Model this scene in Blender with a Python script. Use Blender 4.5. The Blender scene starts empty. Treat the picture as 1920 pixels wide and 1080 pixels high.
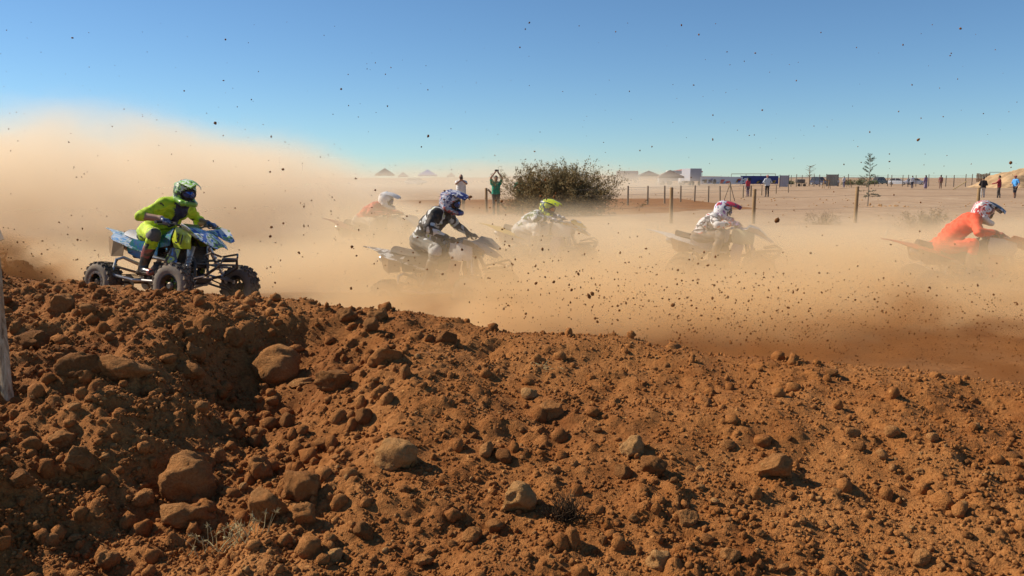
import bpy, bmesh, math, random
import numpy as np
from mathutils import Vector, Matrix, Euler

random.seed(7)
rng = np.random.default_rng(11)
scene = bpy.context.scene
COL = scene.collection
R = math.radians

# ------------------------------------------------------------------ camera, sky, sun, exposure
EYE = Vector((0.0, 0.0, 1.6))
FPX = 1566.0                       # focal length in pixels of the 1920 wide photograph
PITCH = math.atan((540 - 333) / FPX)
cam_data = bpy.data.cameras.new('camera')
cam_data.sensor_width = 36.0
cam_data.lens = 36.0 * FPX / 1920.0
cam_data.clip_start = 0.05
cam_data.clip_end = 6000.0
cam = bpy.data.objects.new('camera', cam_data)
COL.objects.link(cam)
cam.location = EYE
cam.rotation_euler = (math.pi / 2 - PITCH, 0, 0)
scene.camera = cam

SUN_DIR = Vector((-0.80, 0.26, 0.65)).normalized()      # towards the sun
world = bpy.data.worlds.new('World')
scene.world = world
world.use_nodes = True
wn = world.node_tree.nodes
wl = world.node_tree.links
wn.clear()
w_out = wn.new('ShaderNodeOutputWorld')
w_bg = wn.new('ShaderNodeBackground')
w_sky = wn.new('ShaderNodeTexSky')
w_sky.sky_type = 'NISHITA'
w_sky.sun_disc = False
w_sky.sun_elevation = math.asin(SUN_DIR.z)
w_sky.sun_rotation = math.atan2(SUN_DIR.x, SUN_DIR.y)
w_sky.altitude = 1500
w_sky.air_density = 1.0
w_sky.dust_density = 0.0
w_sky.ozone_density = 4.0
w_bg.inputs['Strength'].default_value = 0.081
w_tint = wn.new('ShaderNodeMix'); w_tint.data_type = 'RGBA'; w_tint.blend_type = 'MULTIPLY'
w_tint.inputs['Factor'].default_value = 1.0
w_tint.inputs[7].default_value = (0.80, 0.97, 1.05, 1)      # clear dry inland air
wl.new(w_sky.outputs[0], w_tint.inputs[6])
wl.new(w_tint.outputs[2], w_bg.inputs['Color'])
wl.new(w_bg.outputs[0], w_out.inputs['Surface'])

sun_data = bpy.data.lights.new('sun', 'SUN')
sun_data.energy = 5.0
sun_data.angle = R(0.53)
sun_data.color = (1.0, 0.90, 0.74)
sun = bpy.data.objects.new('sun', sun_data)
COL.objects.link(sun)
sun.rotation_euler = SUN_DIR.to_track_quat('Z', 'Y').to_euler()

scene.view_settings.view_transform = 'Standard'
scene.view_settings.look = 'None'
scene.view_settings.gamma = 1.0
scene.view_settings.use_curve_mapping = False
scene.view_settings.exposure = 0.35
scene.render.engine = 'CYCLES'
cy = scene.cycles
cy.use_denoising = True
cy.max_bounces = 8
cy.diffuse_bounces = 2
cy.glossy_bounces = 2
cy.transmission_bounces = 2
cy.transparent_max_bounces = 8
cy.volume_bounces = 5
cy.volume_step_rate = 1.0
cy.volume_max_steps = 256
cy.use_adaptive_sampling = True
cy.adaptive_threshold = 0.02
cy.caustics_reflective = False
cy.caustics_refractive = False

# ------------------------------------------------------------------ helpers
def ray(px, py):
    """Direction through a pixel of the 1920x1080 photograph."""
    a = PITCH
    f = Vector((0, math.cos(a), -math.sin(a)))
    u = Vector((0, math.sin(a), math.cos(a)))
    return f + Vector((1, 0, 0)) * ((px - 960) / FPX) + u * ((540 - py) / FPX)

def at(px, py, Y):
    d = ray(px, py)
    return EYE + d * (Y / d.y)

def on_plane(px, py, z=0.0):
    d = ray(px, py)
    return EYE + d * ((z - EYE.z) / d.z)

def put(o, label=None, cat=None, group=None, kind=None):
    if label: o['label'] = label
    if cat: o['category'] = cat
    if group: o['group'] = group
    if kind: o['kind'] = kind
    return o

def empty(name, loc=(0, 0, 0), rz=0.0, parent=None):
    o = bpy.data.objects.new(name, None)
    o.empty_display_size = 0.1
    COL.objects.link(o)
    o.location = loc
    o.rotation_euler = (0, 0, rz)
    if parent: o.parent = parent
    return o

def link_mesh(name, me, mats=None, parent=None, smooth=False):
    o = bpy.data.objects.new(name, me)
    COL.objects.link(o)
    if mats:
        for m in (mats if isinstance(mats, (list, tuple)) else [mats]):
            me.materials.append(m)
    if parent: o.parent = parent
    if smooth:
        me.polygons.foreach_set('use_smooth', np.ones(len(me.polygons), dtype=bool))
    return o

def mesh_np(name, V, F, smooth=False, mat_idx=None):
    """Mesh from numpy vertices and a faces array (n, 3 or 4)."""
    V = np.ascontiguousarray(V, dtype=np.float32)
    F = np.ascontiguousarray(F, dtype=np.int32)
    me = bpy.data.meshes.new(name)
    k = F.shape[1]
    me.vertices.add(len(V))
    me.vertices.foreach_set('co', V.ravel())
    me.loops.add(F.size)
    me.loops.foreach_set('vertex_index', F.ravel())
    me.polygons.add(len(F))
    me.polygons.foreach_set('loop_start', np.arange(0, F.size, k, dtype=np.int32))
    if smooth:
        me.polygons.foreach_set('use_smooth', np.ones(len(F), dtype=bool))
    if mat_idx is not None:
        me.polygons.foreach_set('material_index', np.asarray(mat_idx, dtype=np.int32))
    me.update(calc_edges=True)
    return me

def copy_tree(o, parent=None):
    c = o.copy()
    COL.objects.link(c)
    if parent is not None:
        c.parent = parent
        c.matrix_parent_inverse = o.matrix_parent_inverse
    for ch in list(o.children):
        copy_tree(ch, c)
    return c

class Geo:
    """Collects simple solids into one mesh."""
    def __init__(self):
        self.V, self.F, self.M = [], [], []
        self.n = 0
    def add(self, V, F, mat=0):
        for f in F:
            self.F.append([i + self.n for i in f]); self.M.append(mat)
        self.V.extend([tuple(v) for v in V]); self.n += len(V)
    def box(self, c, s, rot=None, mat=0, bevel=0.0):
        hx, hy, hz = s[0] / 2, s[1] / 2, s[2] / 2
        pts = [Vector((x * hx, y * hy, z * hz)) for z in (-1, 1) for y in (-1, 1) for x in (-1, 1)]
        if rot is not None:
            m = rot if isinstance(rot, Matrix) else Euler(rot).to_matrix()
            pts = [m @ p for p in pts]
        c = Vector(c)
        self.add([p + c for p in pts], [(0, 2, 3, 1), (4, 5, 7, 6), (0, 1, 5, 4), (2, 6, 7, 3), (0, 4, 6, 2), (1, 3, 7, 5)], mat)
    def tube(self, pts, r, n=8, mat=0, cap=True):
        """Round tube through points; r one radius or one for each point."""
        pts = [Vector(p) for p in pts]
        rs = r if isinstance(r, (list, tuple)) else [r] * len(pts)
        V, F = [], []
        ref = Vector((0.13, 0.31, 0.94))
        for i, p in enumerate(pts):
            t = (pts[min(i + 1, len(pts) - 1)] - pts[max(i - 1, 0)]).normalized()
            a = t.cross(ref)
            if a.length < 1e-3: a = t.cross(Vector((1, 0, 0)))
            a.normalize(); b = t.cross(a)
            for k in range(n):
                th = 2 * math.pi * k / n
                V.append(p + (a * math.cos(th) + b * math.sin(th)) * rs[i])
        for i in range(len(pts) - 1):
            for k in range(n):
                k2 = (k + 1) % n
                F.append((i * n + k, i * n + k2, (i + 1) * n + k2, (i + 1) * n + k))
        if cap:
            F.append(tuple(range(n - 1, -1, -1)))
            F.append(tuple((len(pts) - 1) * n + k for k in range(n)))
        self.add(V, F, mat)
    def lathe(self, prof, n=24, axis='y', c=(0, 0, 0), mat=0, closed=False):
        """Profile of (radius, along) turned about an axis."""
        V, F = [], []
        for (rr, h) in prof:
            for k in range(n):
                th = 2 * math.pi * k / n
                if axis == 'y': V.append((c[0] + rr * math.cos(th), c[1] + h, c[2] + rr * math.sin(th)))
                elif axis == 'x': V.append((c[0] + h, c[1] + rr * math.cos(th), c[2] + rr * math.sin(th)))
                else: V.append((c[0] + rr * math.cos(th), c[1] + rr * math.sin(th), c[2] + h))
        m = len(prof)
        for i in range(m if closed else m - 1):
            j = (i + 1) % m
            for k in range(n):
                k2 = (k + 1) % n
                F.append((i * n + k, i * n + k2, j * n + k2, j * n + k))
        if not closed:
            F.append(tuple(range(n - 1, -1, -1)))
            F.append(tuple((m - 1) * n + k for k in range(n)))
        self.add(V, F, mat)
    def sheet(self, rows, th=0.006, mat=0):
        """Thick sheet through a grid of points (rows of equal length)."""
        rows = [[Vector(p) for p in r] for r in rows]
        m, n = len(rows), len(rows[0])
        top, bot = [], []
        for i in range(m):
            for j in range(n):
                du = rows[min(i + 1, m - 1)][j] - rows[max(i - 1, 0)][j]
                dv = rows[i][min(j + 1, n - 1)] - rows[i][max(j - 1, 0)]
                nn = du.cross(dv)
                if nn.length > 1e-9: nn.normalize()
                top.append(rows[i][j] + nn * th / 2); bot.append(rows[i][j] - nn * th / 2)
        N = m * n
        F = []
        for i in range(m - 1):
            for j in range(n - 1):
                a, b, c, d = i * n + j, i * n + j + 1, (i + 1) * n + j + 1, (i + 1) * n + j
                F.append((a, d, c, b)); F.append((N + a, N + b, N + c, N + d))
        rim = [j for j in range(n)] + [i * n + n - 1 for i in range(1, m)] + [(m - 1) * n + j for j in range(n - 2, -1, -1)] + [i * n for i in range(m - 2, 0, -1)]
        for a, b in zip(rim, rim[1:] + rim[:1]):
            F.append((a, b, N + b, N + a))
        self.add(top + bot, F, mat)
    def plate(self, outline, normal, th, mat=0):
        """Flat plate: an outline of points pushed along a normal."""
        o = [Vector(p) for p in outline]; nn = Vector(normal).normalized() * th
        n = len(o)
        F = [tuple(range(n)), tuple(range(2 * n - 1, n - 1, -1))] + [(k, k + n, (k + 1) % n + n, (k + 1) % n) for k in range(n)]
        self.add(o + [p - nn for p in o], F, mat)
    def build(self, name, mats, parent=None, smooth=False, bevel=0.0, sharp=40, label=None):
        me = bpy.data.meshes.new(name)
        me.from_pydata(self.V, [], self.F)
        me.polygons.foreach_set('material_index', np.array(self.M, dtype=np.int32))
        bm = bmesh.new(); bm.from_mesh(me)
        bmesh.ops.recalc_face_normals(bm, faces=bm.faces)
        if bevel > 0:
            bmesh.ops.bevel(bm, geom=[e for e in bm.edges if e.is_manifold and e.calc_face_angle(0) > R(30)], offset=bevel, segments=1, affect='EDGES', clamp_overlap=True)
        if smooth:
            for f in bm.faces: f.smooth = True
            for e in bm.edges:
                if e.is_manifold and e.calc_face_angle(0) > R(sharp): e.smooth = False
        bm.to_mesh(me); bm.free()
        o = link_mesh(name, me, mats, parent)
        if label: o['label'] = label
        return o

# ------------------------------------------------------------------ noise fields (numpy)
def _grid_noise2(shape, cells, r):
    gy, gx = max(2, int(cells[0]) + 2), max(2, int(cells[1]) + 2)
    g = r.standard_normal((gy, gx))
    y = np.linspace(0, cells[0], shape[0]); x = np.linspace(0, cells[1], shape[1])
    y0 = np.minimum(y.astype(int), gy - 2); x0 = np.minimum(x.astype(int), gx - 2)
    fy = (y - y0)[:, None]; fx = (x - x0)[None, :]
    fy = fy * fy * (3 - 2 * fy); fx = fx * fx * (3 - 2 * fx)
    A = g[y0][:, x0]; B = g[y0][:, x0 + 1]; C = g[y0 + 1][:, x0]; D = g[y0 + 1][:, x0 + 1]
    return (A * (1 - fx) + B * fx) * (1 - fy) + (C * (1 - fx) + D * fx) * fy

def fbm2(shape, size, first, octaves, r, gain=0.5):
    """Noise over a sheet of size (h, w) metres, first feature size in metres."""
    out = np.zeros(shape); amp = 1.0; f = first
    for _ in range(octaves):
        out += amp * _grid_noise2(shape, (size[0] / f, size[1] / f), r)
        amp *= gain; f *= 0.5
    return out

def _grid_noise3(shape, cells, r):
    gs = [max(2, int(c) + 2) for c in cells]
    g = r.standard_normal(gs)
    for ax in range(3):
        t = np.linspace(0, cells[ax], shape[ax]); i0 = np.minimum(t.astype(int), gs[ax] - 2)
        f = t - i0; f = f * f * (3 - 2 * f)
        sh = [1, 1, 1]; sh[ax] = -1; f = f.reshape(sh)
        g = np.take(g, i0, axis=ax) * (1 - f) + np.take(g, i0 + 1, axis=ax) * f
    return g

def fbm3(shape, size, first, octaves, r, gain=0.5):
    out = np.zeros(shape); amp = 1.0; f = np.asarray(first, float)
    for _ in range(octaves):
        out += amp * _grid_noise3(shape, np.asarray(size) / f, r)
        amp *= gain; f = f * 0.5
    return out

# ------------------------------------------------------------------ materials
class NT:
    """Small node-tree writer."""
    def __init__(self, name):
        self.m = bpy.data.materials.new(name); self.m.use_nodes = True
        self.t = self.m.node_tree; self.t.nodes.clear()
        self.out = self.t.nodes.new('ShaderNodeOutputMaterial')
    def n(self, kind, **kw):
        nd = self.t.nodes.new('ShaderNode' + kind)
        for k, v in kw.items():
            if hasattr(nd, k) and k not in ('color',): setattr(nd, k, v)
            else: nd.inputs[k].default_value = v
        return nd
    def l(self, a, b): self.t.links.new(a, b)
    def ramp(self, fac, stops, interp='LINEAR'):
        nd = self.t.nodes.new('ShaderNodeValToRGB'); cr = nd.color_ramp; cr.interpolation = interp
        while len(cr.elements) < len(stops): cr.elements.new(0.5)
        for e, (p, c) in zip(cr.elements, stops):
            e.position = p; e.color = (c[0], c[1], c[2], 1) if len(c) == 3 else c
        self.l(fac, nd.inputs[0]); return nd
    def coord(self, kind='Object'): 
        return self.n('TexCoord').outputs[kind]
    def noise(self, vec, scale, detail=3, rough=0.55, dist=0.0):
        nd = self.t.nodes.new('ShaderNodeTexNoise')
        nd.inputs['Scale'].default_value = scale; nd.inputs['Detail'].default_value = detail
        nd.inputs['Roughness'].default_value = rough; nd.inputs['Distortion'].default_value = dist
        if vec is not None: self.l(vec, nd.inputs['Vector'])
        return nd
    def mix(self, fac, a, b, mode='MIX'):
        nd = self.t.nodes.new('ShaderNodeMix'); nd.data_type = 'RGBA'; nd.blend_type = mode
        for sock, v in ((nd.inputs['Factor'], fac), (nd.inputs[6], a), (nd.inputs[7], b)):
            if isinstance(v, (int, float)): sock.default_value = v
            elif isinstance(v, (tuple, list)): sock.default_value = (v[0], v[1], v[2], 1)
            else: self.l(v, sock)
        return nd.outputs[2]
    def bump(self, h, strength=0.5, dist=0.01, normal=None):
        nd = self.t.nodes.new('ShaderNodeBump'); nd.inputs['Strength'].default_value = strength; nd.inputs['Distance'].default_value = dist
        self.l(h, nd.inputs['Height'])
        if normal is not None: self.l(normal, nd.inputs['Normal'])
        return nd.outputs[0]
    def bsdf(self, color, rough=0.6, metal=0.0, normal=None, spec=0.5, coat=0.0):
        b = self.t.nodes.new('ShaderNodeBsdfPrincipled')
        for sock, v in ((b.inputs['Base Color'], color), (b.inputs['Roughness'], rough)):
            if isinstance(v, (int, float)): sock.default_value = v
            elif isinstance(v, (tuple, list)): sock.default_value = (v[0], v[1], v[2], 1)
            else: self.l(v, sock)
        b.inputs['Metallic'].default_value = metal
        b.inputs['Specular IOR Level'].default_value = spec
        b.inputs['Coat Weight'].default_value = coat
        if normal is not None: self.l(normal, b.inputs['Normal'])
        self.l(b.outputs[0], self.out.inputs['Surface'])
        return self.m

DUST = (0.36, 0.235, 0.13)
def plain(name, col, rough=0.6, metal=0.0, dirt=0.25, scale=9.0, bump=0.0, spec=0.4, coat=0.0, var=0.12):
    """Painted, moulded or woven surface with a film of trail dust."""
    t = NT(name); co = t.coord()
    n1 = t.noise(co, scale, 4, 0.6); n2 = t.noise(co, scale * 6, 3, 0.6)
    c = t.mix(t.ramp(n2.outputs[0], [(0.35, (0, 0, 0)), (0.7, (1, 1, 1))]).outputs[0], tuple(v * (1 - var) for v in col), tuple(min(1, v * (1 + var)) for v in col))
    if dirt > 0:
        geo = t.n('NewGeometry'); sep = t.n('SeparateXYZ'); t.l(geo.outputs['Normal'], sep.inputs[0])
        up = t.n('MapRange'); up.inputs[1].default_value = -0.6; up.inputs[2].default_value = 1.0; up.inputs[3].default_value = 0.25; up.inputs[4].default_value = 1.0
        t.l(sep.outputs[2], up.inputs[0])
        mul = t.n('Math', operation='MULTIPLY'); t.l(t.ramp(n1.outputs[0], [(0.36, (0, 0, 0)), (0.7, (1, 1, 1))]).outputs[0], mul.inputs[0]); t.l(up.outputs[0], mul.inputs[1])
        mu2 = t.n('Math', operation='MULTIPLY'); t.l(mul.outputs[0], mu2.inputs[0]); mu2.inputs[1].default_value = min(1.0, dirt * 1.6)
        c = t.mix(mu2.outputs[0], c, DUST)
    nm = t.bump(n2.outputs[0], bump, 0.01) if bump else None
    return t.bsdf(c, rough, metal, nm, spec, coat)

def dirt_mat(name, dark, mid, pale, scale=1.0, bump=0.7, bdist=0.012):
    t = NT(name); co = t.n('NewGeometry').outputs['Position']
    big = t.noise(co, 1.1 * scale, 4, 0.6); med = t.noise(co, 9 * scale, 4, 0.65); fine = t.noise(co, 70 * scale, 4, 0.7); grain = t.noise(co, 240 * scale, 2, 0.6)
    c = t.ramp(big.outputs[0], [(0.3, dark), (0.5, mid), (0.72, pale)]).outputs[0]
    c = t.mix(t.ramp(med.outputs[0], [(0.3, (0, 0, 0)), (0.72, (0.75, 0.75, 0.75))]).outputs[0], c, pale)
    c = t.mix(t.ramp(fine.outputs[0], [(0.3, (0.65, 0.65, 0.65)), (0.62, (0, 0, 0))]).outputs[0], c, dark)
    vor = t.n('TexVoronoi'); vor.inputs['Scale'].default_value = 34 * scale; t.l(co, vor.inputs['Vector'])
    spk = t.ramp(vor.outputs['Color'], [(0.86, (0, 0, 0)), (0.93, (0.7, 0.7, 0.7))])
    near = t.ramp(vor.outputs['Distance'], [(0.22, (1, 1, 1)), (0.36, (0, 0, 0))])
    mm = t.n('Math', operation='MULTIPLY'); t.l(spk.outputs[0], mm.inputs[0]); t.l(near.outputs[0], mm.inputs[1])
    c = t.mix(mm.outputs[0], c, tuple(min(0.6, v * 1.5) for v in pale))
    h = t.n('Math', operation='MULTIPLY_ADD'); t.l(fine.outputs[0], h.inputs[0]); h.inputs[1].default_value = 1.0
    g2 = t.n('Math', operation='MULTIPLY'); t.l(grain.outputs[0], g2.inputs[0]); g2.inputs[1].default_value = 0.45
    t.l(g2.outputs[0], h.inputs[2])
    return t.bsdf(c, 0.95, 0, t.bump(h.outputs[0], bump, bdist), 0.12)

MAT = {}
MAT['berm'] = dirt_mat('berm_dirt', (0.165, 0.050, 0.012), (0.310, 0.114, 0.028), (0.44, 0.194, 0.062), bump=1.0, bdist=0.012)
MAT['rock'] = dirt_mat('rock_dirt', (0.25, 0.088, 0.022), (0.41, 0.165, 0.048), (0.50, 0.250, 0.092), scale=1.3, bump=1.0, bdist=0.018)
MAT['rock_pale'] = dirt_mat('pale_rock', (0.36, 0.150, 0.045), (0.47, 0.235, 0.080), (0.53, 0.30, 0.125), scale=1.4, bump=1.0, bdist=0.016)
MAT['clod'] = dirt_mat('clod_dirt', (0.135, 0.047, 0.013), (0.235, 0.092, 0.026), (0.34, 0.155, 0.052), scale=1.5, bump=1.0, bdist=0.014)
MAT['track'] = dirt_mat('track_dirt', (0.17, 0.068, 0.024), (0.25, 0.112, 0.040), (0.33, 0.165, 0.07), scale=0.6)
# ------------------------------------------------------------------ ground plain
def plain_ground_mat():
    t = NT('plain_earth'); co = t.n('NewGeometry').outputs['Position']
    big = t.noise(co, 0.05, 4, 0.6); med = t.noise(co, 0.7, 5, 0.65); fine = t.noise(co, 9, 4, 0.7)
    c = t.ramp(big.outputs[0], [(0.3, (0.36, 0.235, 0.145)), (0.55, (0.46, 0.315, 0.20)), (0.75, (0.52, 0.38, 0.25))]).outputs[0]
    c = t.mix(t.ramp(med.outputs[0], [(0.42, (0.7, 0.7, 0.7)), (0.6, (0, 0, 0))]).outputs[0], c, (0.34, 0.22, 0.135))
    c = t.mix(t.ramp(fine.outputs[0], [(0.30, (0.6, 0.6, 0.6)), (0.52, (0, 0, 0))]).outputs[0], c, (0.26, 0.16, 0.09))
    return t.bsdf(c, 0.95, 0, t.bump(med.outputs[0], 0.5, 0.12), 0.1)
MAT['plain'] = plain_ground_mat()

def build_plain():
    # polar-ish rows so that the sheet reaches the horizon without a huge count of faces
    ys = np.concatenate([np.linspace(-30, 6, 10), np.linspace(7, 60, 90), np.geomspace(62, 4500, 50)])
    nx = 121
    u = np.linspace(-1, 1, nx)
    X = []; 
    for y in ys:
        half = 60 + max(0, y) * 0.95
        X.append(u * half)
    X = np.array(X); Y = np.repeat(ys[:, None], nx, 1)
    r = np.random.default_rng(3)
    n1 = fbm2(X.shape, (140, 120), 7, 4, r, .6)
    amp = np.clip((Y - 14) / 20, 0, 1) * 0.04 * np.clip(1 - (Y - 200) / 400, 0, 1)
    Z = n1 * amp
    # the back of the course rises a little on the far side of the fence
    V = np.stack([X, Y, Z], -1).reshape(-1, 3)
    m, n = X.shape
    idx = np.arange(m * n).reshape(m, n)
    F = np.stack([idx[:-1, :-1], idx[:-1, 1:], idx[1:, 1:], idx[1:, :-1]], -1).reshape(-1, 4)
    o = link_mesh('ground', mesh_np('ground', V, F, smooth=True), MAT['plain'])
    put(o, kind='structure')
build_plain()

# race track surface between the berm and the fenced plain (4 mm and more above the plain)
def strip(name, pts_left, pts_right, mat, z, jitter=0.0, nseg=7):
    V, F = [], []
    n = len(pts_left)
    for a, b in zip(pts_left, pts_right):
        for k in range(nseg + 1):
            f = k / nseg
            p = Vector(a).lerp(Vector(b), f)
            j = jitter if k in (0, nseg) else 0
            V.append((p.x + random.uniform(-j, j), p.y + random.uniform(-j, j), (-0.06 if k in (0, nseg) else z + random.uniform(0, .012))))
    w = nseg + 1
    for i in range(n - 1):
        for k in range(nseg):
            F.append((i * w + k, i * w + k + 1, (i + 1) * w + k + 1, (i + 1) * w + k))
    return put(link_mesh(name, mesh_np(name, V, F, smooth=True), mat), kind='structure')
xs = np.linspace(-26, 26, 60)
strip('race_track', [(x, 5.0, 0) for x in xs], [(x, 12.6 + 0.5 * math.sin(x * 0.35) + 0.2 * math.sin(x * 1.7), 0) for x in xs], MAT['track'], 0.035, 0.08)
# darker tilled lane of the course farther back, behind the thin fence posts
xs = np.linspace(-60, 12, 60)
strip('back_track', [(x, 37.0 + 0.9 * (x - 8) * 0.16 + 0.5 * math.sin(x * .3), 0) for x in xs], [(x, 62.0 + 0.16 * x + 0.9 * math.sin(x * .2), 0) for x in xs], MAT['track'], 0.10, 0.3)

# ------------------------------------------------------------------ the dirt berm in front
CREST_PX = [(-700, 470), (-300, 497), (0, 516), (90, 527), (150, 540), (300, 552), (420, 556), (470, 558), (560, 569), (640, 581), (700, 588), (760, 592), (850, 606), (950, 624), (1100, 638), (1280, 659), (1450, 676), (1600, 690), (1760, 710), (1920, 730), (2200, 772), (2600, 830)]
def crest_depth(px):
    return 5.7 - 1.7 * (px / 1920.0)
cpts = [at(px, py, crest_depth(px)) for px, py in CREST_PX]
cX = np.array([p.x for p in cpts]); cY = np.array([p.y for p in cpts]); cZ = np.array([p.z for p in cpts])
BX0, BX1, BY0, BY1 = -4.9, 4.6, 1.4, 7.2
BSTEP = 0.0090
bxs = np.arange(BX0, BX1, BSTEP); bys = np.arange(BY0, BY1, BSTEP * 1.0)
GX, GY = np.meshgrid(bxs, bys)

def sstep(a, b, x):
    t = np.clip((x - a) / (b - a), 0, 1); return t * t * (3 - 2 * t)

def berm_base(X, Y):
    Yc = np.interp(X, cX, cY); Zc = np.interp(X, cX, cZ)
    d = Yc - Y
    # front: from the crest to the foot
    L = Yc - 2.3
    zf = 0.30
    u = np.clip(d / L, 0, 4)
    round_ = 0.10
    front = Zc + (zf - Zc) * (np.sqrt(u * u + round_ ** 2) - round_)
    front = np.where(Y < 2.3, np.maximum(0.0, zf - (2.3 - Y) * 0.28), front) if np.ndim(Y) else front
    back = Zc - 0.62 * (np.sqrt(d * d + 0.22 ** 2) - 0.22)
    z = np.where(d > 0, front, np.maximum(back, -0.1))
    # gully on the near side: a level shoulder, a steep broken wall that faces away from the sun, a floor, a gentle far side
    wob = 0.10 * np.sin(Y * 2.9 + 0.6) + 0.06 * np.sin(Y * 7.3 + X * 3.0) + 0.04 * np.sin(X * 9 - Y * 4)
    w_y = sstep(0.10, 0.85, d) * sstep(0.9, 2.2, Y)
    z = z + w_y * 0.13 * sstep(-1.30, -1.80, X + wob)
    z = z - w_y * 0.16 * np.exp(-((X + wob + 1.16) / 0.40) ** 2) * sstep(2.2, 3.2, Y)
    z = z - 0.13 * np.exp(-(((X + 1.42) / 0.30) ** 2 + ((Y - 3.9) / 0.40) ** 2))
    z = z - w_y * 0.10 * np.exp(-((X + 1.75 + 0.2 * np.sin(Y * 4)) / 0.35) ** 2) * np.exp(-((Y - 3.05) / 0.35) ** 2)
    return z

def build_heights():
    H = berm_base(GX, GY)
    r = np.random.default_rng(21)
    size = (BY1 - BY0, BX1 - BX0)
    H = H + 0.020 * fbm2(GX.shape, size, 0.55, 3, r)
    # broken crust: ridged folds, stronger round the hollow
    f1 = fbm2(GX.shape, size, 0.34, 3, r); lf = sstep(-0.4, -1.5, GX)
    H = H + (0.018 + 0.030 * lf) * (0.35 - np.abs(f1)) * sstep(0.0, 0.4, np.abs(np.interp(GX, cX, cY) - GY))
    Yc = np.interp(GX, cX, cY)
    d = Yc - GY
    rough = np.clip(0.55 + 0.6 * sstep(-0.4, -1.6, GX), 0.5, 1.2) * np.where(d < -0.6, 0.6, 1.0)
    crest_calm = 0.45 + 0.55 * sstep(0.02, 0.5, np.abs(d))
    H = H + 0.010 * fbm2(GX.shape, size, 0.12, 3, r, 0.6) * rough * crest_calm
    # crumbs of earth: many small lumps standing out of the surface
    def stamp(n, r0, r1, hgt, power=2.2):
        nonlocal H
        k = r.random((n, 3))
        rad = r0 + (r1 - r0) * k[:, 2] ** power
        cx = BX0 + k[:, 0] * (BX1 - BX0); cy_ = BY0 + k[:, 1] ** 1.1 * (6.4 - BY0)
        asp = r.uniform(0.65, 1.5, n); ang = r.uniform(0, np.pi, n); hh = r.uniform(0.5, 1.0, n) * hgt
        for i in range(n):
            if cx[i] > 0.1 and cy_[i] > 3.1 and rad[i] > 0.013 and (i * 7919 % 100) < 62: continue      # the far end of the bank is finer, raked smooth
            R_ = rad[i] * 1.3
            x0 = int((cx[i] - R_ - BX0) / BSTEP); x1 = int((cx[i] + R_ - BX0) / BSTEP) + 2
            y0 = int((cy_[i] - R_ - BY0) / BSTEP); y1 = int((cy_[i] + R_ - BY0) / BSTEP) + 2
            if x0 < 0 or y0 < 0 or x1 >= len(bxs) or y1 >= len(bys): continue
            dx = bxs[x0:x1][None, :] - cx[i]; dy = bys[y0:y1][:, None] - cy_[i]
            c, s = math.cos(ang[i]), math.sin(ang[i])
            a = (c * dx + s * dy) * asp[i]; b = (-s * dx + c * dy) / asp[i]
            q = 1 - (a * a + b * b) / (rad[i] ** 2)
            bump = np.where(q > 0, np.sqrt(np.maximum(q, 0)), 0) * rad[i] * hh[i]
            H[y0:y1, x0:x1] += bump
    stamp(60, 0.06, 0.13, 0.35, 1.5)
    stamp(2200, 0.02, 0.06, 0.5, 2.6)
    stamp(22000, 0.009, 0.020, 0.55, 1.8)
    return H
BH = build_heights()

def berm_z(x, y):
    i = (y - BY0) / BSTEP; j = (x - BX0) / BSTEP
    i = min(max(int(i), 0), len(bys) - 1); j = min(max(int(j), 0), len(bxs) - 1)
    return float(BH[i, j])

def on_berm(px, py):
    """Where a pixel's ray meets the berm."""
    d = ray(px, py)
    t = 1.8
    while t < 9:
        p = EYE + d * t
        if p.z <= berm_z(p.x, p.y): return p
        t += 0.012
    return None

def berm_mesh():
    m, n = GX.shape
    V = np.stack([GX, GY, BH], -1).reshape(-1, 3)
    idx = np.arange(m * n).reshape(m, n)
    F = np.stack([idx[:-1, :-1], idx[:-1, 1:], idx[1:, 1:], idx[1:, :-1]], -1).reshape(-1, 4)
    # drop what is buried well under the track behind
    o = link_mesh('dirt_berm', mesh_np('dirt_berm', V, F, smooth=True), MAT['berm'])
    put(o, 'long rusty brown dirt bank with a hollow, strewn with stones, beside the race track', 'dirt bank', kind='structure')
berm_mesh()
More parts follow.
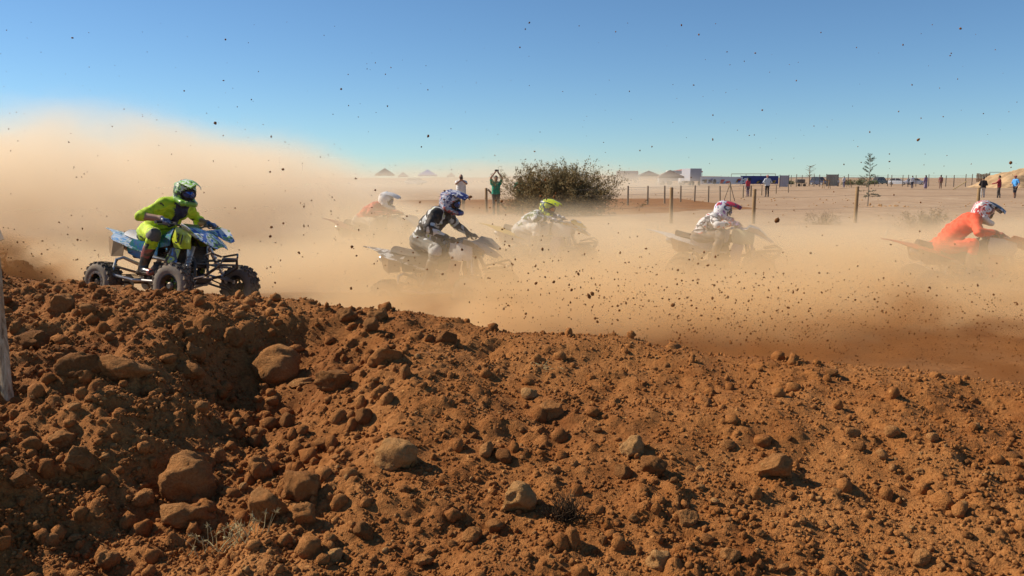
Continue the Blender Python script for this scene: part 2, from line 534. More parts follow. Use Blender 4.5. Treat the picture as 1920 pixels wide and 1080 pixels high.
# ------------------------------------------------------------------ continuous bodies: blended solids meshed as one surface
class Body:
    def __init__(self): self.P = []
    def cone(self, a, b, ra, rb, mat, k=0.03):
        self.P.append(('cone', np.array(a, float), np.array(b, float), ra, rb, mat, k))
    def ball(self, c, rad, mat, k=0.02, rot=None, cut=False):
        self.P.append(('ball', np.array(c, float), np.array(rad, float) if np.ndim(rad) else np.array([rad] * 3, float), rot, None, mat, k if not cut else -max(k, 1e-6)))
    def mesh(self, name, vox, wrinkle=0.0, wr_mats=(), seed=1):
        lo = np.full(3, 1e9); hi = np.full(3, -1e9)
        for p in self.P:
            if p[0] == 'cone':
                for q, rr in ((p[1], p[3]), (p[2], p[4])):
                    lo = np.minimum(lo, q - rr); hi = np.maximum(hi, q + rr)
            elif p[6] >= 0:
                rr = p[2].max(); lo = np.minimum(lo, p[1] - rr); hi = np.maximum(hi, p[1] + rr)
        lo -= 4 * vox; hi += 4 * vox
        n = np.ceil((hi - lo) / vox).astype(int) + 1
        F = np.full(n, 0.5, np.float32); best = np.full(n, 9.0, np.float32); ids = np.zeros(n, np.int16)
        ax = [lo[i] + vox * np.arange(n[i]) for i in range(3)]
        for p in self.P:
            k = abs(p[6]); mg = 4 * vox + k
            if p[0] == 'cone':
                blo = np.minimum(p[1] - p[3], p[2] - p[4]) - mg; bhi = np.maximum(p[1] + p[3], p[2] + p[4]) + mg
            else:
                blo = p[1] - p[2].max() - mg; bhi = p[1] + p[2].max() + mg
            i0 = np.clip(np.floor((blo - lo) / vox).astype(int), 0, n - 1); i1 = np.clip(np.ceil((bhi - lo) / vox).astype(int) + 1, 1, n)
            if (i1 <= i0).any(): continue
            sl = tuple(slice(i0[i], i1[i]) for i in range(3))
            X = ax[0][sl[0]][:, None, None]; Y = ax[1][sl[1]][None, :, None]; Z = ax[2][sl[2]][None, None, :]
            if p[0] == 'cone':
                ba = p[2] - p[1]; L2 = max(float(ba @ ba), 1e-9)
                t = np.clip(((X - p[1][0]) * ba[0] + (Y - p[1][1]) * ba[1] + (Z - p[1][2]) * ba[2]) / L2, 0, 1)
                d = np.sqrt((X - p[1][0] - t * ba[0]) ** 2 + (Y - p[1][1] - t * ba[1]) ** 2 + (Z - p[1][2] - t * ba[2]) ** 2) - (p[3] + (p[4] - p[3]) * t)
            else:
                dx, dy, dz = X - p[1][0], Y - p[1][1], Z - p[1][2]
                if p[3] is not None:
                    m = np.array(p[3]).T
                    dx, dy, dz = m[0, 0] * dx + m[0, 1] * dy + m[0, 2] * dz, m[1, 0] * dx + m[1, 1] * dy + m[1, 2] * dz, m[2, 0] * dx + m[2, 1] * dy + m[2, 2] * dz
                q = np.sqrt((dx / p[2][0]) ** 2 + (dy / p[2][1]) ** 2 + (dz / p[2][2]) ** 2)
                d = (q - 1) * p[2].min() * np.where(q > 1, 1.0, 1.0)
            f = F[sl]
            if p[6] < 0:      # carve
                F[sl] = np.maximum(f, -d)
                ids[sl] = np.where(-d > f - 1.5 * vox, p[5], ids[sl]) if p[5] is not None else ids[sl]
                continue
            b = best[sl]; m = d < b
            ids[sl] = np.where(m, p[5], ids[sl]); best[sl] = np.where(m, d, b)
            if k > 0:
                h = np.clip(0.5 + 0.5 * (f - d) / k, 0, 1)
                F[sl] = f * (1 - h) + d * h - k * h * (1 - h)
            else:
                F[sl] = np.minimum(f, d)
        # surface nets
        S = F < 0
        nx, ny, nz = n
        acc = np.zeros((nx - 1, ny - 1, nz - 1, 3), np.float32); cnt = np.zeros((nx - 1, ny - 1, nz - 1), np.float32)
        corners = [(i, j, k) for i in (0, 1) for j in (0, 1) for k in (0, 1)]
        def cs(c): return (slice(c[0], nx - 1 + c[0]), slice(c[1], ny - 1 + c[1]), slice(c[2], nz - 1 + c[2]))
        for c in corners:
            for axd in range(3):
                if c[axd]: continue
                c2 = list(c); c2[axd] = 1
                fa, fb = F[cs(c)], F[cs(c2)]
                x = (fa < 0) != (fb < 0)
                t = np.where(x, fa / np.where(x, fa - fb, 1), 0)
                for q in range(3):
                    acc[..., q] += np.where(x, c[q] + (t if q == axd else 0), 0)
                cnt += x
        act = cnt > 0
        vid = np.full(act.shape, -1, np.int64); vid[act] = np.arange(act.sum())
        ii = np.argwhere(act)
        V = (ii + acc[act] / cnt[act][:, None]) * vox + lo
        vm = ids[1:, 1:, 1:][act]
        bi = np.clip(np.round((V - lo) / vox).astype(int), 0, n - 1); vm = ids[bi[:, 0], bi[:, 1], bi[:, 2]]
        faces = []
        for axd in range(3):
            o1, o2 = [(1, 2), (2, 0), (0, 1)][axd]
            sa = [slice(1, -1)] * 3; sb = [slice(1, -1)] * 3
            sa[axd] = slice(0, n[axd] - 1); sb[axd] = slice(1, n[axd])
            A, B = S[tuple(sa)], S[tuple(sb)]
            for flip, m in ((False, A & ~B), (True, ~A & B)):
                e = np.argwhere(m)
                if not len(e): continue
                base = e.copy(); base[:, o1] += 1; base[:, o2] += 1
                q = []
                for (d1, d2) in ((0, 0), (1, 0), (1, 1), (0, 1)):
                    t = base.copy(); t[:, o1] -= d1; t[:, o2] -= d2
                    q.append(vid[t[:, 0], t[:, 1], t[:, 2]])
                q = np.stack(q, 1)
                if not flip: q = q[:, ::1]
                else: q = q[:, ::-1]
                faces.append(q)
        Fc = np.concatenate(faces)
        Fc = Fc[(Fc >= 0).all(1)]
        if wrinkle > 0:
            # folds of cloth: low noise pushed along the outward direction
            e = vox
            gi = np.clip(bi, 1, n - 2)
            g = np.stack([F[gi[:, 0] + 1, gi[:, 1], gi[:, 2]] - F[gi[:, 0] - 1, gi[:, 1], gi[:, 2]], F[gi[:, 0], gi[:, 1] + 1, gi[:, 2]] - F[gi[:, 0], gi[:, 1] - 1, gi[:, 2]], F[gi[:, 0], gi[:, 1], gi[:, 2] + 1] - F[gi[:, 0], gi[:, 1], gi[:, 2] - 1]], 1)
            g /= np.maximum(np.linalg.norm(g, axis=1, keepdims=True), 1e-6)
            ph = np.random.default_rng(seed).uniform(0, 6, 6)
            w = np.sin(V[:, 0] * 31 + V[:, 2] * 53 + 2 * np.sin(V[:, 1] * 17 + ph[0]) + ph[1]) * np.sin(V[:, 1] * 37 - V[:, 2] * 21 + ph[2]) + 0.6 * np.sin(V[:, 2] * 71 + V[:, 0] * 23 + 1.5 * np.sin(V[:, 1] * 29 + ph[3]))
            on = np.isin(vm, list(wr_mats)).astype(float)
            V = V + g * (w * wrinkle * on)[:, None]
        fm = vm[Fc[:, 0]]
        return mesh_np(name, V, Fc, smooth=True, mat_idx=fm)

def ik(a, b, l1, l2, pole):
    """Middle joint between a and b (links l1, l2), bent towards pole."""
    a, b, pole = Vector(a), Vector(b), Vector(pole)
    d = b - a; L = min(d.length, (l1 + l2) * 0.999); d.normalize()
    x = (l1 * l1 - l2 * l2 + L * L) / (2 * L); h = math.sqrt(max(l1 * l1 - x * x, 0))
    p = pole - d * pole.dot(d)
    if p.length < 1e-6: p = Vector((0, 0, 1))
    return a + d * x + p.normalized() * h

# ---- cloth, glove, boot, skin
MAT['skin'] = plain('skin', (0.36, 0.19, 0.12), 0.55, dirt=0.2, var=0.08)
MAT['boot_black'] = plain('boot_leather', (0.045, 0.035, 0.03), 0.55, dirt=0.6)
MAT['rubber'] = plain('tyre_rubber', (0.055, 0.048, 0.042), 0.85, dirt=0.9, scale=5, bump=0.5)
MAT['sidewall'] = plain('dusty_sidewall', (0.20, 0.165, 0.13), 0.85, dirt=0.4, scale=7, bump=0.3)
MAT['goggle'] = plain('goggle_lens', (0.02, 0.05, 0.22), 0.08, 0.6, dirt=0.0, spec=0.8)
MAT['goggle_amber'] = plain('goggle_lens_amber', (0.45, 0.16, 0.03), 0.1, 0.5, dirt=0.0, spec=0.8)
MAT['black'] = plain('black_plastic', (0.018, 0.017, 0.017), 0.5, dirt=0.35)
MAT['soot'] = plain('black_trim', (0.02, 0.02, 0.022), 0.6, dirt=0.15)

def patch_mat(name, cols, scale=7.0, rough=0.35, dirt=0.25, coat=0.25, stretch=(1, 1, 1), dist=1.2):
    """Sharp-edged printed graphics in several colours with a film of dust."""
    t = NT(name); co = t.coord()
    mp = t.n('Mapping'); mp.inputs['Scale'].default_value = stretch; t.l(co, mp.inputs[0])
    nz = t.noise(mp.outputs[0], scale, 1, 0.4, dist)
    stops = []
    m = len(cols)
    for i, c in enumerate(cols):
        stops.append((0.0 if i == 0 else 0.34 + 0.34 * (i - 1) / max(1, m - 2) if m > 2 else 0.5, c))
    c = t.ramp(nz.outputs[0], stops, 'CONSTANT').outputs[0]
    d = t.noise(co, 14, 4, 0.65)
    c = t.mix(t.ramp(d.outputs[0], [(0.42, (0, 0, 0)), (0.75, (dirt * 2,) * 3)]).outputs[0], c, DUST)
    return t.bsdf(c, rough, 0, None, 0.45, coat)

def hand_on_grip(B, G, axis, fwd, up, inner, wrist, mat, r=0.0125):
    """Palm, four curled fingers and a thumb closed round a grip at G."""
    G, axis, fwd, up, wrist = Vector(G), Vector(axis).normalized(), Vector(fwd).normalized(), Vector(up).normalized(), Vector(wrist)
    knuck = G + up * 0.030 + fwd * 0.008
    B.cone(wrist, G - fwd * 0.03 + up * 0.022, 0.032, 0.028, mat, 0.02)
    B.cone(knuck - axis * 0.030 - fwd * 0.012, knuck + axis * 0.030 - fwd * 0.012, 0.021, 0.019, mat, 0.015)
    for i, (o, ln) in enumerate(((-0.034, 0.92), (-0.011, 1.0), (0.012, 0.97), (0.034, 0.82))):
        k = knuck + axis * o
        p1 = G + axis * o + fwd * 0.040 * ln + up * 0.012
        p2 = G + axis * o + fwd * 0.026 * ln - up * 0.026 * ln
        B.cone(k, p1, r, r * 0.95, mat, 0.004); B.cone(p1, p2, r * 0.95, r * 0.8, mat, 0.004)
    th0 = G - fwd * 0.028 + inner * 0.035
    th1 = G - up * 0.012 + inner * 0.058 - fwd * 0.012
    th2 = G - up * 0.030 + inner * 0.050 + fwd * 0.016
    B.cone(th0, th1, r * 1.15, r, mat, 0.006); B.cone(th1, th2, r, r * 0.85, mat, 0.004)

def open_hand(B, wrist, d, side, mat, curl=0.35, s=1.0):
    """Relaxed hand hanging along d; side points to the thumb."""
    wrist, d, side = Vector(wrist), Vector(d).normalized(), Vector(side).normalized()
    nrm = d.cross(side).normalized()
    pal = wrist + d * 0.075 * s
    B.cone(wrist, pal, 0.030 * s, 0.034 * s, mat, 0.02)
    B.cone(pal + side * 0.026 * s, pal - side * 0.026 * s, 0.015 * s, 0.013 * s, mat, 0.012)
    for o, ln in ((0.030, 0.072), (0.011, 0.082), (-0.009, 0.076), (-0.028, 0.060)):
        k = pal + side * o * s
        m = k + (d + nrm * curl * 0.5).normalized() * ln * 0.55 * s
        e = m + (d + nrm * curl * 1.6).normalized() * ln * 0.45 * s
        B.cone(k, m, 0.0105 * s, 0.0098 * s, mat, 0.004); B.cone(m, e, 0.0098 * s, 0.008 * s, mat, 0.004)
    t0 = wrist + d * 0.025 * s + side * 0.026 * s
    t1 = t0 + (d * 0.6 + side * 0.7).normalized() * 0.036 * s
    B.cone(t0, t1, 0.013 * s, 0.011 * s, mat, 0.006); B.cone(t1, t1 + (d * 0.9 + side * 0.15).normalized() * 0.03 * s, 0.011 * s, 0.009 * s, mat, 0.004)

# material slots of a body: 0 top, 1 sleeves accent, 2 trousers, 3 knee/shin, 4 boots, 5 gloves or hands, 6 skin, 7 second top colour
def rider_body(P, vox, seed):
    B = Body()
    lat = Vector((0, 1, 0))
    hip, sh, head = Vector(P['hip']), Vector(P['sh']), Vector(P['head'])
    spine = (sh - hip); up = spine.normalized()
    mid = hip + spine * 0.5 - Vector((up.z, 0, -up.x)) * 0.03
    for s in (-1, 1):
        B.cone(hip + lat * 0.075 * s, mid + lat * 0.07 * s, 0.125, 0.118, 2 if False else 0, 0.06)
        B.cone(mid + lat * 0.07 * s, sh + lat * 0.085 * s - up * 0.05, 0.118, 0.128, 0, 0.06)
        B.cone(hip + lat * 0.08 * s - up * 0.02, hip + lat * 0.09 * s - up * 0.06, 0.13, 0.13, 2, 0.05)
    B.cone(sh + Vector((0.085, 0.04, 0)) - up * 0.06, sh + Vector((0.085, 0.02, 0)) - up * 0.26, 0.075, 0.055, 7, 0.03); B.cone(sh + Vector((0.085, -0.04, 0)) - up * 0.06, sh + Vector((0.085, -0.02, 0)) - up * 0.26, 0.075, 0.055, 7, 0.03)      # chest panel
    nk = sh + (head - sh) * 0.25
    B.cone(sh - up * 0.02, head - (head - sh).normalized() * 0.06, 0.072, 0.062, 7 if P.get('brace', True) else 6, 0.04)
    if P.get('brace', True):
        for s in (-1, 1):
            B.cone(nk + Vector((-0.07, 0.06 * s, 0.0)), nk + Vector((0.10, 0.05 * s, -0.02)), 0.035, 0.035, 7, 0.02)
    B.ball(head, (0.095, 0.078, 0.115), 6, 0.02)
    B.cone(head + Vector((0.09, 0, -0.005)), head + Vector((0.112, 0, -0.03)), 0.014, 0.018, 6, 0.012)
    for s in (-1, 1):
        S = sh + lat * 0.185 * s - up * 0.015
        B.cone(sh + lat * 0.06 * s + up * 0.015, S, 0.085, 0.082, 0 if not P.get('sh_mat') else P['sh_mat'], 0.05)
        G = Vector(P['grip']); G.y *= s
        ax = Vector((-0.25, 1 * s, 0.05)).normalized()
        fwd = Vector((0.95, 0.12 * s, -0.1)).normalized(); upv = Vector((0.25, 0, 1)).normalized()
        wr = G - fwd * 0.095 + upv * 0.035
        E = ik(S, wr, 0.30, 0.265, Vector(P.get('elbow', (-0.35, 0.9, -0.25))) * Vector((1, s, 1)) if False else Vector((P.get('elbow', (-0.35, 0.9, -0.25))[0], P.get('elbow', (-0.35, 0.9, -0.25))[1] * s, P.get('elbow', (-0.35, 0.9, -0.25))[2])))
        B.cone(S, E, 0.074, 0.058, P.get('up_mat', 0), 0.04)
        if P.get('short'):
            q = E + (wr - E) * 0.15
            B.cone(E, q, 0.06, 0.058, P.get('up_mat', 0), 0.02); B.cone(q, wr, 0.047, 0.035, 6, 0.01)
        else:
            q = E + (wr - E) * 0.82
            B.cone(E, q, 0.058, 0.043, P.get('fore_mat', 0), 0.02); B.cone(q, wr, 0.038, 0.034, 5, 0.01)
        inner = Vector((0, -s, 0))
        hand_on_grip(B, G, ax, fwd, upv, inner, wr, 5)
        # leg
        H = hip + lat * 0.10 * s - up * 0.04
        A = Vector(P['peg']); A.y *= s; A = A + Vector((-0.07, 0, 0.11))
        K = ik(H, A, 0.43, 0.42, Vector((0.85, 0.35 * s, 0.45)))
        B.cone(H, H + (K - H) * 0.9, 0.105, 0.078, 2, 0.05)
        B.cone(H + (K - H) * 0.86, K + (A - K) * 0.06, 0.080, 0.076, 3, 0.03)
        kn = (K - (H + A) / 2).normalized()
        B.cone(K + kn * 0.022, K + kn * 0.012 + (A - K) * 0.22, 0.064, 0.055, 3, 0.02)
        sb = K + (A - K) * 0.42
        B.cone(K + (A - K) * 0.1, sb, 0.072, 0.062, 2, 0.03)
        B.cone(sb, A, 0.066, 0.055, 4, 0.015)
        B.cone(sb + Vector((-0.012, 0, 0)), sb + (A - K) * 0.2 + Vector((-0.022, 0, 0)), 0.064, 0.058, 4, 0.02)
        toe = A + Vector((0.175, 0.03 * s, -0.055))
        B.cone(A + Vector((-0.055, 0, -0.065)), A + Vector((0.05, 0, -0.06)), 0.044, 0.044, 4, 0.03)
        B.cone(A + Vector((0.02, 0, -0.045)), toe, 0.052, 0.042, 4, 0.03)
    return B.mesh('body', vox, 0.0075, (0, 1, 2, 7), seed)

def helmet_parts(parent, loc, rot, mats, lens, vox=0.0095):
    """Full-face off-road helmet: shell, peak, goggles (frame > lens, strap)."""
    h = empty_mesh_parent = None
    B = Body()
    B.ball((-0.012, 0, 0.018), (0.150, 0.128, 0.142), 0, 0)
    B.ball((-0.030, 0, -0.060), (0.120, 0.112, 0.105), 0, 0.03)
    for s in (-1, 1):
        B.cone((0.00, 0.100 * s, -0.085), (0.115, 0.078 * s, -0.115), 0.036, 0.034, 1, 0.025)
        B.cone((0.115, 0.078 * s, -0.115), (0.172, 0.034 * s, -0.112), 0.034, 0.032, 1, 0.02)
        B.cone((-0.10, 0.07 * s, 0.085), (0.06, 0.078 * s, 0.105), 0.028, 0.02, 2, 0.02)
    B.cone((0.172, -0.034, -0.112), (0.172, 0.034, -0.112), 0.034, 0.034, 2, 0.015)
    B.cone((0.198, -0.014, -0.112), (0.198, 0.014, -0.112), 0.014, 0.014, 2, 0.01)
    B.cone((-0.13, 0, 0.06), (-0.02, 0, 0.152), 0.02, 0.018, 2, 0.02)
    B.ball((0.150, 0, -0.012), (0.115, 0.104, 0.068), 3, 0.0, cut=True)
    B.ball((0.0, 0, -0.18), (0.10, 0.085, 0.075), 3, 0.0, cut=True)
    me = B.mesh('helmet', vox)
    o = link_mesh('helmet', me, mats, parent)
    o.location = loc; o.rotation_euler = rot
    g = Geo()                                              # peak
    rows = []
    for i, x in enumerate((0.02, 0.08, 0.15, 0.22, 0.275)):
        w = (0.108, 0.112, 0.104, 0.090, 0.066)[i]; zt = (0.158, 0.160, 0.153, 0.140, 0.122)[i]
        rows.append([(x - 0.02 * abs(v) ** 2, w * v, zt - 0.045 * abs(v) ** 2.2 + (0.008 if abs(v) < 0.3 else 0)) for v in (-1, -0.8, -0.5, -0.22, 0, 0.22, 0.5, 0.8, 1)])
    g.sheet(rows, 0.007)
    g.build('peak', [mats[4] if len(mats) > 4 else mats[0]], o, smooth=True)
    g = Geo()                                              # goggles
    ring = []
    for k in range(20):
        th = 2 * math.pi * k / 20
        yy = 0.082 * math.cos(th); zz = -0.006 + 0.046 * math.sin(th) * (1 - 0.25 * (math.sin(th) < 0) * math.exp(-(yy / 0.02) ** 2))
        ring.append(Vector((0.128 - 3.6 * yy * yy, yy, zz)))
    g.tube(ring + [ring[0]], 0.010, 6, cap=False)
    fr = g.build('goggle_frame', [MAT['soot']], o, smooth=True)
    g = Geo()
    c = Vector((0.140, 0, -0.006))
    rows = []
    for f in (0.02, 0.5, 0.97):
        rows.append([c.lerp(p, f) + Vector((0.004 * (1 - f), 0, 0)) for p in ring + [ring[0]]])
    g.sheet(rows, 0.004)
    g.build('goggle_lens', [lens], fr, smooth=True)
    return o

def make_rider(label, group, loc, rz, P, mats, hmats, lens, vox=0.0115, seed=1, pitch=0.0, head_rot=(0, 0, 0), roll=0.0):
    t = empty('person', loc, rz)
    t.rotation_euler = (roll, pitch, rz)
    put(t, label, 'person', group)
    me = rider_body(P, vox, seed)
    link_mesh('body', me, mats, t)
    helmet_parts(t, Vector(P['head']) + Vector((0.005, 0, 0.0)), head_rot, hmats, lens)
    return t

# ---- spectators
def stand_person(label, group, foot, face, h, mats, pose, hair='short', vox=0.02, seed=1, hat=None):
    """foot: ground point; face: heading (radians, 0 = +x); mats: top, trousers, shoes, skin, hair."""
    t = empty('person', foot, face)
    put(t, label, 'person', group)
    s = h / 1.75
    B = Body()
    def v(x, y, z): return Vector((x, y, z)) * s
    lean = pose.get('lean', 0.0)
    sh = v(0.01 + lean, 0, 1.44); hip = v(0, 0, 0.95); w = pose.get('wide', 1.0)
    for k in (-1, 1):
        B.cone(hip + v(0, 0.075 * k * w, 0.02), hip + v(0.01 + lean * .4, 0.065 * k * w, 0.20), 0.115 * s * w, 0.112 * s * w, 0, 0.05)
        B.cone(hip + v(0.01 + lean * .4, 0.065 * k * w, 0.20), sh + v(0, 0.085 * k, -0.06), 0.115 * s * w, 0.115 * s, 0, 0.05)
        B.cone(hip + v(0, 0.08 * k, -0.0), hip + v(0, 0.085 * k, -0.06), 0.115 * s, 0.11 * s, 1, 0.04)
        st = pose.get('step', (0.0, 0.0))
        f = v(st[0] * k, 0.10 * k + 0.0, 0.085)
        K = v(0.03 + st[0] * k * 0.55, 0.095 * k, 0.50)
        if pose.get('skirt'):
            B.cone(hip + v(0, 0.06 * k, -0.02), v(0.0, 0.10 * k, 0.30), 0.13 * s, 0.14 * s, 1, 0.08)
        th_m = 1; ca_m = 3 if pose.get('shorts') else 1
        B.cone(hip + v(0, 0.09 * k, -0.05), K + v(0, 0, 0.03), 0.088 * s, 0.066 * s, th_m, 0.03)
        B.cone(K + v(0, 0, 0.02), K + (f - K) * 0.45 + v(-0.02, 0, 0), 0.062 * s, 0.06 * s, ca_m, 0.02)
        B.cone(K + (f - K) * 0.45 + v(-0.02, 0, 0), f + v(0, 0, 0.0), 0.058 * s, 0.045 * s, ca_m, 0.02)
        B.cone(f + v(-0.04, 0, -0.045), f + v(0.15, 0.02 * k, -0.05), 0.042 * s, 0.036 * s, 2, 0.02)
        S = sh + v(0, 0.19 * k, -0.02)
        B.cone(sh + v(0, 0.06 * k, 0.01), S, 0.075 * s, 0.068 * s, 0, 0.04)
        hd = pose['hands'][0 if k < 0 else 1]
        W = v(*hd)
        pole = Vector(pose.get('pole', (-0.5, 0.8, -0.6))); pole.y *= k
        E = ik(S, W, 0.30 * s, 0.26 * s, pole)
        sl = pose.get('sleeve', 'long')
        if sl == 'short':
            q = S + (E - S) * 0.7
            B.cone(S, q, 0.064 * s, 0.062 * s, 0, 0.03); B.cone(q, E, 0.048 * s, 0.043 * s, 3, 0.01); B.cone(E, W, 0.043 * s, 0.032 * s, 3, 0.01)
        elif sl == 'none':
            B.cone(S, E, 0.055 * s, 0.045 * s, 3, 0.03); B.cone(E, W, 0.043 * s, 0.032 * s, 3, 0.01)
        else:
            B.cone(S, E, 0.064 * s, 0.056 * s, 0, 0.03); B.cone(E, W, 0.054 * s, 0.042 * s, 0, 0.01)
        dd = (W - E).normalized()
        open_hand(B, W, dd, Vector((0.9, -0.3 * k, 0.2)), 3, pose.get('curl', 0.5), s * 1.05)
    B.cone(sh + v(0, 0, 0.0), sh + v(0.015, 0, 0.12), 0.055 * s, 0.052 * s, 3, 0.03)
    hd = sh + v(0.025, 0, 0.205)
    B.ball(hd, np.array((0.095, 0.075, 0.115)) * s, 3, 0.015)
    B.cone(hd + v(0.03, 0, -0.075), hd + v(0.05, 0, -0.085), 0.048 * s, 0.04 * s, 3, 0.02)
    B.cone(hd + v(0.09, 0, 0.0), hd + v(0.112, 0, -0.025), 0.012 * s, 0.016 * s, 3, 0.01)
    for k in (-1, 1):
        B.ball(hd + v(-0.005, 0.076 * k, -0.01), np.array((0.02, 0.010, 0.03)) * s, 3, 0.006)
    link_mesh('body', B.mesh('body', vox * 0.85, 0.004, (0, 1), seed), mats[:4], t)
    hb = Body()
    if hat is not None:
        hb.ball(hd + v(-0.008, 0, 0.045), np.array((0.108, 0.09, 0.085)) * s, 0, 0.01)
        hb.ball(hd + v(0.10, 0, 0.055), np.array((0.09, 0.07, 0.014)) * s, 0, 0.01)
        link_mesh('cap', hb.mesh('cap', 0.012), [hat], t)
    elif hair != 'bald':
        hb.ball(hd + v(-0.018, 0, 0.03), np.array((0.098, 0.085, 0.105)) * s, 0, 0.01)
        if hair == 'long':
            hb.cone(hd + v(-0.06, 0, 0.0), hd + v(-0.09, 0, -0.20), 0.075 * s, 0.05 * s, 0, 0.03)
        if hair == 'bun':
            hb.ball(hd + v(-0.11, 0, 0.07), 0.045 * s, 0, 0.01)
        hb.ball(hd + v(0.085, 0, -0.02), np.array((0.06, 0.075, 0.09)) * s, None, 0.0, cut=True)
        link_mesh('hair', hb.mesh('hair', 0.012), [mats[4]], t)
    return t
# ------------------------------------------------------------------ sport quads
QF, QR = 0.63, -0.62            # axles
RF, RR = 0.262, 0.238           # wheel radii
QG = (0.27, 0.355, 0.985)       # middle of a grip (left one)
QPEG = (-0.03, 0.335, 0.335)
MAT['alloy'] = plain('bare_alloy', (0.55, 0.54, 0.52), 0.35, 0.85, dirt=0.35)
MAT['steel'] = plain('dark_steel', (0.10, 0.095, 0.09), 0.45, 0.7, dirt=0.5)
MAT['engine'] = plain('engine_cases', (0.05, 0.045, 0.04), 0.6, 0.3, dirt=0.7)
MAT['gold'] = plain('gold_spring', (0.42, 0.28, 0.06), 0.4, 0.5, dirt=0.3)
MAT['tan_flap'] = plain('dusty_mudflap', (0.30, 0.185, 0.09), 0.8, dirt=0.6)

def wheel(parent, x, y, r, w, mats, steer=0.0, front=True, rim_accent=None, seed=0):
    """wheel: hub > tyre (knobbed), rim."""
    s = 1 if y > 0 else -1
    rr = 0.128 if front else 0.112
    g = Geo()
    g.lathe([(0.035, -w * 0.30), (0.05, -w * 0.1), (0.05, w * 0.30), (0.03, w * 0.42)] if s > 0 else [(0.03, -w * 0.42), (0.05, -w * 0.30), (0.05, w * 0.1), (0.035, w * 0.30)], 12)
    hub = g.build('wheel', [MAT['steel']], parent, smooth=True)
    hub.location = (x, y, r); hub.rotation_euler = (0, random.uniform(0, 1), steer)
    g = Geo()
    hw = w / 2
    prof = [(rr, -hw * 0.62), (rr + 0.012, -hw * 0.86), (rr + (r - rr) * 0.35, -hw * 1.0), (rr + (r - rr) * 0.7, -hw * 0.97), (r * 0.945, -hw * 0.80), (r * 0.965, -hw * 0.4), (r * 0.97, 0), (r * 0.965, hw * 0.4), (r * 0.945, hw * 0.80), (rr + (r - rr) * 0.7, hw * 0.97), (rr + (r - rr) * 0.35, hw * 1.0), (rr + 0.012, hw * 0.86), (rr, hw * 0.62)]
    g.lathe(prof, 36, closed=True)
    n = 18 if front else 20
    rg = random.Random(seed)
    for k in range(n):                                   # tread knobs, three staggered rows and shoulder lugs
        for row, (yy, wd, lead) in enumerate(((-0.74, 0.30, 0.5), (-0.26, 0.36, 0.0), (0.26, 0.36, 0.25), (0.74, 0.30, 0.75))):
            th = 2 * math.pi * (k + lead) / n
            rad = r * (0.975 if row in (1, 2) else 0.955)
            L = 2 * math.pi * r / n * 0.55
            m = Matrix.Rotation(-th, 3, 'Y')
            c = m @ Vector((rad, 0, 0)); c.y = yy * hw
            g.box(c, (0.028, wd * hw, L), rot=m @ Matrix.Rotation(0.25 * (1 if row % 2 else -1), 3, 'X'))
    ty = g.build('tyre', [MAT['rubber'], MAT['sidewall']], hub, smooth=True, sharp=35)
    for pl in ty.data.polygons:
        c = pl.center
        if abs(c.y) > hw * .83 and math.hypot(c.x, c.z) < r * .93: pl.material_index = 1
    g = Geo()
    o = hw * 0.80 * s
    g.lathe([(rr + 0.010, -hw * 0.84), (rr - 0.004, -hw * 0.60), (rr * 0.80, -hw * 0.4), (rr * 0.80, hw * 0.4), (rr - 0.004, hw * 0.60), (rr + 0.010, hw * 0.84), (rr + 0.001, hw * 0.86), (rr * 0.73, hw * 0.42), (rr * 0.73, -hw * 0.42), (rr + 0.001, -hw * 0.86)], 28, closed=True)
    for k in range(6 if front else 8):
        th = 2 * math.pi * k / (6 if front else 8)
        c, sn = math.cos(th), math.sin(th)
        g.tube([(0.045 * c, hw * 0.25 * s, 0.045 * sn), (rr * 0.62 * c, hw * 0.12 * s, rr * 0.62 * sn), (rr * 0.78 * c, hw * 0.3 * s, rr * 0.78 * sn)], [0.017, 0.013, 0.012], 6, mat=1)
    g.lathe([(0.0, hw * 0.2 * s), (0.05, hw * 0.2 * s), (0.05, hw * 0.34 * s), (0.0, hw * 0.36 * s)], 14, mat=1)
    if not front:                                        # pale beadlock ring and its bolts
        g.lathe([(rr - .012, hw * .86 * s), (rr + .016, hw * .86 * s), (rr + .016, hw * .93 * s), (rr - .012, hw * .93 * s)], 28, closed=True, mat=2)
        for k in range(16):
            th = 2 * math.pi * k / 16
            g.box(((rr + 0.003) * math.cos(th), hw * 0.95 * s, (rr + 0.003) * math.sin(th)), (0.013, 0.012, 0.013), mat=2)
    g.build('rim', [mats['rim'], rim_accent or mats['rim2'], MAT['alloy']], hub, smooth=True)
    return hub

